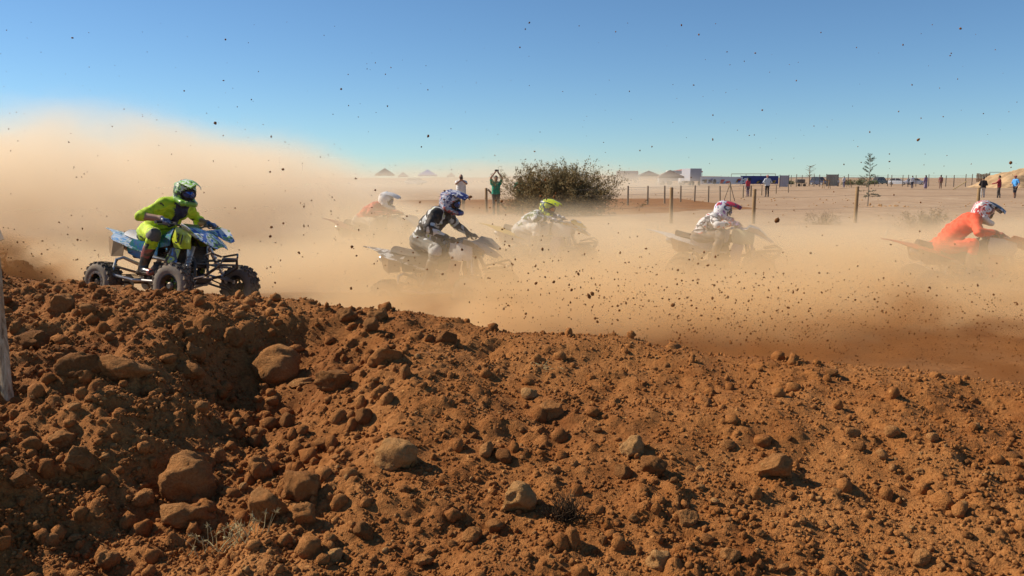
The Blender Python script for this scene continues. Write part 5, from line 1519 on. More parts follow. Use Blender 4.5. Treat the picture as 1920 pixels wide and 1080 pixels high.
for x in (-.8, 1.1): g = Geo(); g.tube([(x, 0, -1.3), (x, 0, 1.12)], .04, 6); g.build('upright', MAT['steel'], t)
t = empty('fallen_pole', ground_at(1800, 356)); put(t, 'pale pole propped slantwise at the foot of the sand heap', 'pole')
g = Geo(); g.tube([(-.9, 0, .05), (1.0, .4, 1.1)], .06, 7); g.build('pole_shaft', plain('pale_pole', (.5, .36, .16), .8), t, smooth=True)

# scrub beyond the fence, hill on the skyline
for i, (px, yb, W, H, wh) in enumerate(((1590, 347, 3.0, 1.6, 'next to the far person in white shirt'), (1613, 347, 3.4, 1.7, 'directly behind the young conifer'), (1636, 346, 3.0, 1.3, 'next to the dark green car'), (1481, 346, 1.6, 1.0, 'between the lilac panel and the flat trailer'))):
    bush('green scrub bush beyond the far mesh fence ' + wh, ground_at(px, yb), W, H, 26, 900, .28, 30 + i, [MAT['twig'], MAT['green_leaf']], group='green scrub bushes beyond the fence', twig_r=.02, sub=3)
def hills():
    r = np.random.default_rng(9); n = 160
    xs_ = np.linspace(-1700, 1500, n); h = 3.5 + 4 * np.clip(fbm2((1, n), (1, 3200), 520, 4, r)[0], -1, 1.6)
    h = h + 14 * np.exp(-((xs_ + 1150) / 230) ** 2)
    V, F = [], []
    for j, (dy, f) in enumerate(((0, 0), (60, .6), (150, 1.0), (320, .4), (500, 0))):
        for x, hh in zip(xs_, h): V.append((x, 2000 + dy, hh * f - 2))
    for j in range(4):
        for i in range(n - 1): F.append((j * n + i, j * n + i + 1, (j + 1) * n + i + 1, (j + 1) * n + i))
    put(link_mesh('hills', mesh_np('hills', np.array(V), np.array(F), smooth=True), plain('far_hill', (.22, .17, .13), .95, dirt=.3, scale=.02)), kind='structure')
hills()
# ------------------------------------------------------------------ stones, clods and dry plants on the bank
def ico(sub):
    bm = bmesh.new(); bmesh.ops.create_icosphere(bm, subdivisions=sub, radius=1.0)
    bm.verts.ensure_lookup_table()
    V = np.array([v.co[:] for v in bm.verts]); F = np.array([[v.index for v in f.verts] for f in bm.faces]); bm.free(); return V, F
ICO1, ICO3, ICO4 = ico(1), ico(3), ico(4)
ICO2 = ico(2)
def vnoise(V, freq, r, octv=3, ridge=False):
    """Smooth pseudo-noise on points from random plane waves."""
    out = np.zeros(len(V)); amp = 1.0
    for o in range(octv):
        s = np.zeros(len(V))
        for _ in range(7):
            d = r.standard_normal(3); d /= np.linalg.norm(d)
            s += np.sin(V @ d * freq * r.uniform(.6, 1.4) + r.uniform(0, 6.28))
        s /= 3.0
        out += amp * (1 - 2 * np.abs(s) if ridge else s); amp *= .5; freq *= 2.1
    return out
def rock_mesh(name, seed, base, facets=9, rough=.05, round_=.92):
    r = np.random.default_rng(seed); V, F = base; V = V.copy()
    sc = r.uniform(.80, 1.15, 3); V = V * sc
    for _ in range(facets + 6):                      # broken faces: cut towards random planes
        d = r.standard_normal(3); d /= np.linalg.norm(d); h = r.uniform(.55, .88)
        s = V @ d; m = s > h
        V[m] -= np.outer((s[m] - h) * round_, d)
    N = V / np.linalg.norm(V, axis=1, keepdims=True)
    V = V + N * (rough * 1.3 * vnoise(V, 2.6, r, 2) + rough * .9 * vnoise(V, 6.0, r, 3, True) + rough * .30 * vnoise(V, 19.0, r, 2))[:, None]
    V = V / np.abs(V).max(0)
    return mesh_np(name, V, F, smooth=True)

def add_rock(me, px, py, w, h, label, mat, group=None, sink=.25, seed=0, flat=1.0, cat='stone'):
    p = on_berm(px, py + h * .28)
    if p is None: return None
    s = p.y / math.cos(PITCH) / FPX * 1.0
    rg = random.Random(seed)
    o = bpy.data.objects.new('stone', me); COL.objects.link(o)
    if not me.materials: me.materials.append(mat)
    o.material_slots[0].link = 'OBJECT'; o.material_slots[0].material = mat
    rx, rz = w * s / 2, h * s / 2
    o.scale = (rx * 1.04, (rx + rz) / 2 * flat, rz * 1.08)
    o.rotation_euler = (rg.uniform(-.2, .2), rg.uniform(-.2, .2), rg.uniform(-.5, .5))
    o.location = (p.x, p.y + rx * .25, berm_z(p.x, p.y + rx * .25) + rz * (1 - 2 * sink))
    put(o, label, cat, group)
    return o
RM = [rock_mesh('stone', 100 + k, ICO3, 6 + k % 4, .05 + .012 * (k % 3)) for k in range(14)]
BIG = [rock_mesh('stone', 200 + k, ICO4, 5 + k % 5, .055 + .01 * (k % 3)) for k in range(12)]
R_, P_, C_ = MAT['rock'], MAT['rock_pale'], MAT['clod']
big_list = [
 (352, 905, 112, 92, 'largest rounded tan boulder with a flat lit side, low in the hollow', R_, .12),
 (345, 972, 104, 52, 'broad brown stone wedged directly under the largest boulder', R_, .2),
 (500, 957, 88, 72, 'round brown boulder between the largest boulder and a small round stone', R_, .15),
 (563, 917, 74, 64, 'pointed tan stone leaning over the small round stone', R_, .15),
 (569, 970, 48, 46, 'small round stone with a dark pit, tucked beside the round brown boulder', R_, .12),
 (148, 863, 56, 58, 'upright tan stone standing alone above the dark slope of the hollow', R_, .18),
 (742, 850, 84, 76, 'large flat pale stone slab half sunk in the middle of the bank', P_, .34),
 (1188, 842, 54, 48, 'palest rounded stone, in a cluster of three', P_, .2),
 (1222, 873, 54, 50, 'rough brown lump below the palest rounded stone', C_, .2),
 (1170, 886, 38, 34, 'small brown lump at the foot of the three-stone cluster', C_, .2),
 (1452, 877, 76, 52, 'broad smooth tan stone with a long dark shadow', R_, .3),
 (972, 940, 70, 60, 'blocky tan stone overhanging a dark hole', P_, .1),
 (1030, 770, 60, 42, 'tan stone with a reddish underside, alone on the upper slope', R_, .25),
 (722, 666, 62, 50, 'wedge-shaped tan stone high on the slope with a black shadow', R_, .28),
 (628, 712, 78, 50, 'long slanting brown rock at the rim of the hollow', C_, .3),
 (562, 723, 50, 14, 'thin flat reddish stone at the rim of the hollow', R_, .2),
 (520, 690, 92, 92, 'big dark block in the shaded wall of the hollow', R_, .32),
 (230, 702, 104, 46, 'wide half-shaded slab over the black hollow', R_, .28),
 (357, 657, 52, 44, 'brown stone in the shaded wall above another', R_, .28),
 (352, 694, 62, 38, 'low brown stone in the shaded wall below another', R_, .28),
 (116, 572, 46, 44, 'tan stone near the ridge below the rear wheel of the blue quad', R_, .2),
 (164, 585, 32, 22, 'small reddish stone beside the tan stone near the ridge', R_, .25),
 (650, 598, 44, 32, 'dark lump on the ridge, first of a pair', C_, .2),
 (708, 592, 42, 30, 'brown stone topmost on the ridge, second of a pair', R_, .2),
 (695, 614, 30, 27, 'small lump just under the pair on the ridge', C_, .2),
 (836, 632, 40, 28, 'low brown lump a little under the ridge', C_, .3),
 (607, 836, 36, 28, 'angular reddish stone with black shadow next to the pale slab', R_, .2),
 (112, 829, 50, 34, 'flat brown stone above the upright tan stone', R_, .3),
 (198, 1056, 52, 46, 'round brown stone at the bottom edge in the shade', R_, .18),
 (626, 1046, 38, 32, 'blocky pale stone at the bottom edge below the round boulder', P_, .2),
 (685, 1000, 52, 42, 'rounded brown lump on the lower slope under the pale slab', C_, .25),
 (790, 1055, 46, 24, 'flat tan stone at the bottom edge', R_, .25),
 (886, 1008, 42, 36, 'tan stone below the blocky stone with the dark hole', R_, .2),
 (925, 992, 36, 30, 'small brown stone between the blocky stone and a tan one', R_, .2),
 (1072, 1016, 34, 44, 'upright rectangular stone beside the dead dark weed', R_, .2),
 (1240, 1050, 54, 44, 'pale rounded stone with a white spot at the bottom edge', P_, .25),
 (1290, 976, 52, 40, 'low tan stone on the lower slope', R_, .3),
 (1370, 1040, 46, 44, 'brown boulder at the bottom edge with a shadow beside it', R_, .22),
 (1730, 1053, 42, 40, 'upright brown stone at the bottom edge, farthest along the bank', R_, .2),
 (1600, 812, 30, 24, 'small pale stone on the smooth slope, first of two with long shadows', R_, .25),
 (1673, 813, 32, 25, 'small brown stone on the smooth slope, second of two with long shadows', R_, .22),
 (1752, 822, 26, 20, 'small stone with a pale pebble touching it', R_, .25),
 (1828, 800, 24, 13, 'thin pinkish pale stone lying flat on the smooth slope', P_, .25),
 (995, 741, 38, 24, 'flat pale tan stone above the stone with reddish underside', P_, .36),
 (912, 850, 30, 29, 'small round tan stone with a black shadow, first of a close pair', R_, .15),
 (945, 856, 36, 28, 'crumbly brown lump, second of a close pair', C_, .2),
 (682, 780, 34, 42, 'upright crumbly brown lump above the pale slab', C_, .3),
 (760, 700, 22, 40, 'narrow upright tan stone on the upper slope', R_, .35),
 (412, 856, 26, 36, 'narrow upright brown stone beside the largest boulder', R_, .2),
 (380, 767, 30, 27, 'round stone catching the sun inside the black hollow', R_, .15),
 (1560, 700, 30, 20, 'small lump just below the ridge over the smooth slope', C_, .3),
 (437, 638, 44, 40, 'knob of earth catching the sun at the top of the dark wall', R_, .2),
 (148, 684, 96, 56, 'dark earth block under the lit shoulder beside the half-shaded slab', C_, .3),
 (56, 640, 70, 48, 'broad brown lump on the shoulder beside the wooden stake', C_, .32),
 (487, 876, 46, 58, 'tan stone in shade above the round brown boulder', R_, .25),
 (445, 812, 34, 30, 'brown lump at the foot of the dark wall', C_, .2),
 (508, 800, 32, 28, 'first of a string of round lumps running out of the hollow', C_, .2),
 (540, 788, 30, 30, 'second of a string of round lumps running out of the hollow', C_, .2),
 (478, 830, 34, 34, 'lowest lump of the string running out of the hollow', C_, .2),
 (92, 1012, 40, 34, 'dark stone in the shade at the foot of the bank near the frame corner', R_, .22),
 (30, 905, 52, 40, 'half-buried dark lump on the shaded slope by the frame edge', C_, .3),
 (270, 940, 46, 34, 'brown stone on the shaded floor beside the largest boulder', R_, .25),
 (1365, 833, 32, 21, 'small dark-shadowed stone left of the broad smooth stone', R_, .25),
]
for i, (px, py, w, h, lab, m, sk) in enumerate(big_list):
    me = rock_mesh('stone', 300 + i, ICO4 if w > 40 else ICO3, 5 + i % 4, .075 if w > 40 else .06)
    add_rock(me, px, py, w, h, lab, m, None, sk + .08, i, 1.0)

# small stones and lumps thrown over the bank: those that read as single pieces, each told by the landmark it lies beside
LANDMARKS = [(352, 905, 'largest boulder'), (500, 957, 'round brown boulder'), (563, 917, 'pointed leaning stone'), (148, 863, 'upright tan stone'), (742, 850, 'large flat pale slab'),
 (1195, 855, 'three-stone cluster'), (1452, 877, 'broad smooth stone with long shadow'), (972, 940, 'blocky stone over the dark hole'), (1030, 770, 'stone with reddish underside'),
 (722, 666, 'wedge-shaped stone high up'), (628, 712, 'long slanting rock'), (520, 690, 'big dark block'), (230, 702, 'half-shaded slab'), (116, 572, 'tan stone under the rear wheel'),
 (680, 597, 'pair of lumps on the ridge'), (836, 632, 'low lump under the ridge'), (112, 829, 'flat brown stone in the shade'), (198, 1056, 'round stone at the shaded bottom edge'),
 (626, 1046, 'blocky pale stone at the bottom'), (685, 1000, 'rounded lump on the lower slope'), (790, 1055, 'flat tan stone at the bottom'), (1072, 1016, 'upright rectangular stone'),
 (1240, 1050, 'pale stone with white spot'), (1290, 976, 'low tan stone on the lower slope'), (1370, 1040, 'brown boulder at the bottom edge'), (1730, 1053, 'farthest upright stone at the bottom'),
 (1636, 813, 'two stones with long shadows'), (1828, 800, 'thin pinkish stone'), (928, 853, 'close pair of small stones'), (1560, 700, 'small lump below the far ridge'), (430, 1030, 'dry thistle'), (10, 740, 'wooden stake'), (380, 767, 'sunlit stone in the hollow'), (1060, 960, 'dead dark weed'), (1028, 694, 'flattened tuft of dry grass'), (1880, 940, 'corner where the bank leaves the picture'), (1560, 940, 'bare stretch of the smooth slope')]
rg = random.Random(77)
small_kinds = [(R_, 'small rusty brown stone', 'small rusty brown stones on the bank', 110), (C_, 'small dark brown clod', 'small dark brown clods on the bank', 110), (P_, 'small pale pebble', 'small pale pebbles on the bank', 50)]
occupied = [(b[0], b[1], max(b[2], b[3]) * .6) for b in big_list]
def crest_row(px):
    return float(np.interp(px, [c[0] for c in CREST_PX], [c[1] for c in CREST_PX]))
smalls = []
for m, lab, grp, cnt in small_kinds:
    k = 0
    while k < cnt:
        px = rg.uniform(-10, 1930); cr = crest_row(px)
        py = cr + 14 + (1078 - cr) * rg.random() ** .85
        if py > 1078: continue
        if px > 1000 and py < 850 and rg.random() < .68: continue
        w = (10 + 16 * rg.random() ** 2.0) * (1.0 if py > 800 or px < 700 else .8)
        if m is P_: w *= .72
        if any((px - a) ** 2 + (py - b_) ** 2 < (c_ + w * .5) ** 2 for a, b_, c_ in occupied): continue
        occupied.append((px, py, w * .5))
        smalls.append([px, py, w, lab, grp, m]); k += 1
by = {}
for q in smalls:
    px, py = q[0], q[1]
    lx, ly, nm = min(LANDMARKS, key=lambda L: (L[0] - px) ** 2 + (L[1] - py) ** 2)
    dx, dy = px - lx, py - ly
    side = ('above the' if dy < 0 else 'below the') if abs(dy) > abs(dx) else ('left of the' if dx < 0 else 'right of the')
    by.setdefault((q[3], side, nm), []).append((math.hypot(dx, dy), q))
ORD = ['nearest', 'second nearest', 'third nearest', 'fourth nearest', 'fifth nearest', 'sixth nearest', 'seventh nearest']
for (lab, side, nm), L in by.items():
    L.sort(key=lambda t: t[0])
    for i, (_, q) in enumerate(L):
        text = f'{lab} {side} {nm}' if len(L) == 1 else f'{ORD[min(i, 6)]} {lab} {side} {nm}'
        px, py, w, _, grp, m = q
        add_rock(rg.choice(RM), px, py, w, w * rg.uniform(.6, .95), text, m, grp, rg.uniform(.18, .40), rg.randint(0, 9999), cat='clod' if m is C_ else 'stone')

def scatter_lumps(name, count, rmin, rmax, power, mat, seed, base=None, left_only=False):
    r = np.random.default_rng(seed)
    V0, F0 = base or ICO1
    Vs, Fs, n = [], [], 0
    tries = 0
    made = 0
    while made < count:
        m = 4000
        Y = 1.9 + r.random(m) ** 1.25 * 4.4; X = (r.random(m) * 2 - 1) * Y * .66
        Yc = np.interp(X, cX, cY)
        dens = np.where(X < -.7, 1.0, .62) * np.where(Y < 3.1, 1.0, .8)
        if left_only: dens = np.where(X < -.55, 1.0, .22)
        ok = (Y < Yc + .12) & (X > BX0 + .1) & (X < BX1 - .1) & (r.random(m) < dens)
        X, Y = X[ok][:count - made], Y[ok][:count - made]
        k = len(X); made += k
        ii = np.clip(((Y - BY0) / BSTEP).astype(int), 0, len(bys) - 1); jj = np.clip(((X - BX0) / BSTEP).astype(int), 0, len(bxs) - 1)
        Z = BH[ii, jj]
        rad = rmin + (rmax - rmin) * r.random(k) ** power
        S = rad[:, None] * r.uniform(.65, 1.25, (k, 3))
        th = r.uniform(0, 6.28, k); c, s = np.cos(th), np.sin(th)
        L = V0[None] * (1 + r.uniform(-.24, .24, (k, len(V0), 1))) * S[:, None, :]
        x = L[..., 0] * c[:, None] - L[..., 1] * s[:, None]; y = L[..., 0] * s[:, None] + L[..., 1] * c[:, None]
        P = np.stack([x + X[:, None], y + Y[:, None], L[..., 2] + (Z + rad * .30)[:, None]], -1)
        Vs.append(P.reshape(-1, 3)); Fs.append((F0[None] + (np.arange(k) * len(V0))[:, None, None] + n).reshape(-1, 3)); n += k * len(V0)
    o = link_mesh(name, mesh_np(name, np.concatenate(Vs), np.concatenate(Fs), smooth=True), mat)
    put(o, kind='stuff'); return o
ICO1 = ico(1)
scatter_lumps('dirt_crumbs', 42000, .0028, .0095, 2.2, MAT['berm'], 31)
scatter_lumps('dirt_crumbs', 3200, .007, .018, 2.6, MAT['berm'], 33)
scatter_lumps('dirt_clods', 900, .012, .040, 2.2, MAT['berm'], 37, ICO2, True)
scatter_lumps('pebbles', 700, .004, .011, 2.0, MAT['rock_pale'], 35)

# ---- weathered stake at the edge
s0 = on_berm(14, 752); s1 = at(-4, 560, s0.y + .10)
t = empty('wooden_stake', s0); put(t, 'grey weathered split wooden stake stuck in the bank at the edge of the picture', 'stake')
def wood_grain():
    t = NT('weathered_wood'); co = t.coord(); mp = t.n('Mapping'); mp.inputs['Scale'].default_value = (60, 60, 4); t.l(co, mp.inputs[0])
    nz = t.noise(mp.outputs[0], 1.0, 4, .65, .6); big = t.noise(co, 9, 3)
    c = t.ramp(nz.outputs[0], [(.32, (.16, .10, .055)), (.5, (.42, .31, .19)), (.7, (.58, .46, .31))]).outputs[0]
    c = t.mix(t.ramp(big.outputs[0], [(.45, (0, 0, 0)), (.7, (.5, .5, .5))]).outputs[0], c, (.33, .17, .07))
    return t.bsdf(c, .9, 0, t.bump(nz.outputs[0], .8, .004), .1)
g = Geo(); d = s1 - s0; ax = d.normalized(); sx = ax.cross(Vector((0, 1, 0))).normalized(); sy = ax.cross(sx)
V, F = [], []; rgs = random.Random(5)
prof = [(-.024, -.010), (-.012, -.016), (.004, -.013), (.018, -.017), (.025, -.006), (.022, .010), (.006, .015), (-.016, .013)]
for i in range(12):
    f = -.12 + 1.75 * i / 11; q = .92 + .10 * math.sin(i * 1.7) * .5
    for (a_, b_) in prof: V.append(d * f + sx * (a_ * q + rgs.uniform(-.0016, .0016)) + sy * (b_ * q + rgs.uniform(-.0016, .0016)))
for i in range(11):
    for k in range(8): F.append((i * 8 + k, i * 8 + (k + 1) % 8, i * 8 + 8 + (k + 1) % 8, i * 8 + 8 + k))
F += [tuple(range(7, -1, -1)), tuple(88 + k for k in range(8))]
g.add(V, F); g.build('stake', wood_grain(), t)

# ---- dry weeds on the bank
MAT['straw'] = plain('dry_straw', (.46, .36, .17), .85, dirt=.05, var=.2)
MAT['dead_weed'] = plain('dead_weed_stalks', (.060, .038, .022), .95, dirt=.1, var=.4, spec=.03)
def weed(label, px, py, w, h, mat, n, seed, spiky=False, name='weed', flat=False, r0=.0016):
    p = on_berm(px, py); rg = random.Random(seed)
    o = empty(name, p); put(o, label, 'weed')
    s = p.y / FPX; g = Geo(); hd = Geo()
    for k in range(n):
        a = rg.uniform(0, 6.28); bx, by = rg.gauss(0, w * s * .26), rg.gauss(0, w * s * .10)
        bz = berm_z(p.x + bx, p.y + by) - p.z
        e = rg.uniform(.05, .5) if flat else rg.uniform(.5, 1.5)
        q = grow(rg, (bx, by, bz), (math.cos(a) * math.cos(e), math.sin(a) * math.cos(e), math.sin(e)), h * s * rg.uniform(.4, 1.1), 4, .3 if flat else .16)
        g.tube(q, [r0, r0, r0 * .85, r0 * .7, r0 * .5], 4, cap=False)
        if spiky and rg.random() < .6:
            for _ in range(14):
                dd = Vector((rg.gauss(0, 1), rg.gauss(0, 1), rg.gauss(.2, 1))).normalized() * rg.uniform(.008, .022)
                hd.tube([q[-1], q[-1] + dd], [.0012, .0004], 3, cap=False)
    st = g.build('stalks', mat, o); st['kind'] = 'stuff'
    if spiky: 
        st = hd.build('seed_heads', mat, o); st['kind'] = 'stuff'
weed('straw-coloured dry thistle with spiky heads below the largest boulder', 430, 1030, 140, 58, MAT['straw'], 44, 3, True)
weed('clump of dead dark weed beside the dark hole under the blocky stone', 1062, 978, 62, 60, MAT['dead_weed'], 150, 5, r0=.0014)
weed('small flattened tuft of dry grass on the upper slope', 1028, 694, 44, 26, MAT['straw'], 26, 7, flat=True, r0=.0011)
weed('thin dark dry stalks by the ridge above the hollow', 572, 640, 60, 40, MAT['dead_weed'], 40, 9, flat=True, r0=.0012)
weed('few short straw stalks below the rear wheel of the blue quad', 212, 545, 44, 16, MAT['straw'], 16, 11, flat=True, r0=.0012)

# ---- earth thrown into the air
def flying():
    r = np.random.default_rng(41); V0, F0 = ico(1)
    pts = []
    def cloud(n, fx, fy, dmin, dmax, s0, s1, pw):
        for _ in range(n):
            px, py = fx(), fy(); 
            pts.append((px, py, r.uniform(dmin, dmax), s0 + (s1 - s0) * r.random() ** pw))
    cloud(1500, lambda: r.uniform(880, 1930), lambda: 470 + 240 * r.beta(2.2, 2.0), 6.2, 8.2, 0.9, 4.6, 4.0)
    cloud(900, lambda: r.normal(1230, 150), lambda: r.normal(555, 45), 6.4, 8.2, 1.0, 5.5, 3.6)
    cloud(2400, lambda: r.uniform(1250, 1930), lambda: r.normal(640, 50), 5.2, 6.9, 1.0, 4.0, 3.5)
    cloud(260, lambda: r.uniform(500, 1100), lambda: r.normal(480, 70), 6.5, 9, 1.2, 5.5, 3.0)
    cloud(420, lambda: r.uniform(0, 1920), lambda: 470 - 430 * r.random() ** 1.3, 6.5, 11, 1.2, 3.8, 2.6)
    cloud(130, lambda: r.normal(50, 70), lambda: r.normal(480, 35), 7, 9, 1.2, 4.0, 2.4)
    pts = [q for q in pts if q[1] < crest_row(q[0]) - 3]
    pts.sort(key=lambda q: -q[3])
    singles, rest = pts[:70], pts[70:]
    fixed = [(1457, 413, 9), (803, 255, 7), (404, 231, 6), (882, 369, 7), (1262, 572, 11), (1104, 555, 10), (808, 593, 9), (1370, 642, 8), (1110, 551, 8), (660, 463, 6), (1722, 262, 6), (1895, 305, 6)]
    singles = [(a, b_, 7.2, c_) for a, b_, c_ in fixed] + singles
    meshes = []
    for k in range(6):
        V = V0 * (1 + r.uniform(-.28, .28, (len(V0), 1))) * r.uniform(.6, 1.2, 3); meshes.append(mesh_np('flying_clod', V, F0, smooth=True)); meshes[-1].materials.append(MAT['clod'])
    for px, py, Y, s in singles:
        o = bpy.data.objects.new('flying_clod', meshes[r.integers(6)]); COL.objects.link(o)
        o.location = at(px, py, Y); q = s * Y / FPX / 2 * 1.05; o.scale = (q, q, q); o.rotation_euler = tuple(r.uniform(0, 6, 3))
        put(o, 'dark clod of earth flying through the air above the track', 'clod', 'clods of earth thrown into the air')
    Vs, Fs, n = [], [], 0
    for px, py, Y, s in rest:
        p = at(px, py, Y); q = s * Y / FPX / 2
        V = V0 * (1 + r.uniform(-.3, .3, (len(V0), 1))) * r.uniform(.6, 1.3, 3) * q + np.array(p)
        Vs.append(V); Fs.append(F0 + n); n += len(V0)
    put(link_mesh('flying_dirt', mesh_np('flying_dirt', np.concatenate(Vs), np.concatenate(Fs), smooth=True), MAT['clod']), kind='stuff')
flying()

# pale stones scattered on the plain by the fences
def plain_stones():
    r = np.random.default_rng(51); V0, F0 = ico(1); Vs, Fs, n = [], [], 0
    L = []
    for _ in range(420): L.append((r.uniform(1150, 1930), 372 + 70 * r.random() ** 1.3, r.uniform(1.2, 3.4)))
    for _ in range(70): L.append((r.normal(1650, 28), r.normal(389, 2.2), r.uniform(2.5, 6)))
    for _ in range(60): L.append((r.normal(1285, 25), r.normal(384, 3), r.uniform(2, 5)))
    for px, py, s in L:
        p = ground_at(px, py); q = s * p.y / FPX / 2
        V = V0 * (1 + r.uniform(-.25, .25, (len(V0), 1))) * q * np.array([1.1, 1, .7]) + np.array(p) + np.array([0, 0, q * .3]); Vs.append(V); Fs.append(F0 + n); n += len(V0)
    put(link_mesh('field_stones', mesh_np('field_stones', np.concatenate(Vs), np.concatenate(Fs), smooth=True), MAT['rock_pale']), kind='stuff')
plain_stones()
# ------------------------------------------------------------------ airborne dust (density grids computed here, read by a geometry-nodes Volume Cube)
def dust_volume(name, lo, hi, res, dens, mat, label=None):
    nx, ny, nz = res
    me = bpy.data.meshes.new(name)
    N = nx * ny * nz
    me.vertices.add(N)
    a = me.attributes.new('dens', 'FLOAT', 'POINT')
    a.data.foreach_set('value', np.ascontiguousarray(dens.transpose(2, 1, 0).ravel(), dtype=np.float32))   # x fastest
    ob = bpy.data.objects.new(name, me); COL.objects.link(ob)
    ng = bpy.data.node_groups.new(name + '_grid', 'GeometryNodeTree')
    ng.interface.new_socket('Geometry', in_out='INPUT', socket_type='NodeSocketGeometry')
    ng.interface.new_socket('Geometry', in_out='OUTPUT', socket_type='NodeSocketGeometry')
    N_, L = ng.nodes, ng.links
    gi = N_.new('NodeGroupInput'); go = N_.new('NodeGroupOutput')
    pos = N_.new('GeometryNodeInputPosition'); sep = N_.new('ShaderNodeSeparateXYZ'); L.new(pos.outputs[0], sep.inputs[0])
    ids = []
    for k, (l, h, n) in enumerate(zip(lo, hi, res)):
        mr = N_.new('ShaderNodeMapRange'); mr.clamp = True
        mr.inputs[1].default_value = l; mr.inputs[2].default_value = h; mr.inputs[3].default_value = 0; mr.inputs[4].default_value = n - 1
        L.new(sep.outputs[k], mr.inputs[0])
        fi = N_.new('FunctionNodeFloatToInt'); fi.rounding_mode = 'ROUND'; L.new(mr.outputs[0], fi.inputs[0]); ids.append(fi.outputs[0])
    def im(op, a, b):
        nd = N_.new('FunctionNodeIntegerMath'); nd.operation = op
        for s, v in ((nd.inputs[0], a), (nd.inputs[1], b)):
            if isinstance(v, int): s.default_value = v
            else: L.new(v, s)
        return nd.outputs[0]
    index = im('ADD', ids[0], im('MULTIPLY', im('ADD', ids[1], im('MULTIPLY', ids[2], ny)), nx))
    at_ = N_.new('GeometryNodeInputNamedAttribute'); at_.data_type = 'FLOAT'; at_.inputs[0].default_value = 'dens'
    si = N_.new('GeometryNodeSampleIndex'); si.data_type = 'FLOAT'; si.domain = 'POINT'
    L.new(gi.outputs[0], si.inputs[0]); L.new(at_.outputs[0], si.inputs['Value']); L.new(index, si.inputs['Index'])
    vc = N_.new('GeometryNodeVolumeCube')
    L.new(si.outputs[0], vc.inputs['Density'])
    vc.inputs['Min'].default_value = lo; vc.inputs['Max'].default_value = hi
    vc.inputs['Resolution X'].default_value = nx; vc.inputs['Resolution Y'].default_value = ny; vc.inputs['Resolution Z'].default_value = nz
    sm = N_.new('GeometryNodeSetMaterial'); sm.inputs['Material'].default_value = mat
    L.new(vc.outputs[0], sm.inputs[0]); L.new(sm.outputs[0], go.inputs[0])
    md = ob.modifiers.new('dust', 'NODES'); md.node_group = ng
    me.materials.append(mat)
    put(ob, label, kind='stuff')
    return ob

def dust_mat(name, col, aniso=0.2, step=2.0, gain=1.0):
    t = NT(name)
    v = t.t.nodes.new('ShaderNodeVolumePrincipled')
    v.inputs['Color'].default_value = (*col, 1)
    v.inputs['Density'].default_value = gain
    v.inputs['Anisotropy'].default_value = aniso
    t.l(v.outputs[0], t.out.inputs['Volume'])
    try: t.m.cycles.volume_step_rate = step
    except Exception: pass
    return t.m

def grid_axes(lo, hi, res):
    return np.meshgrid(*[np.linspace(l, h, n) for l, h, n in zip(lo, hi, res)], indexing='ij')

def px_of(X, Y, Z):
    """Image column and row of world points, to write a cloud's outline where it stands."""
    a = PITCH
    dy, dz = Y, Z - EYE.z
    f = dy * math.cos(a) - dz * math.sin(a)
    u = dy * math.sin(a) + dz * math.cos(a)
    return 960 + FPX * X / f, 540 - FPX * u / f

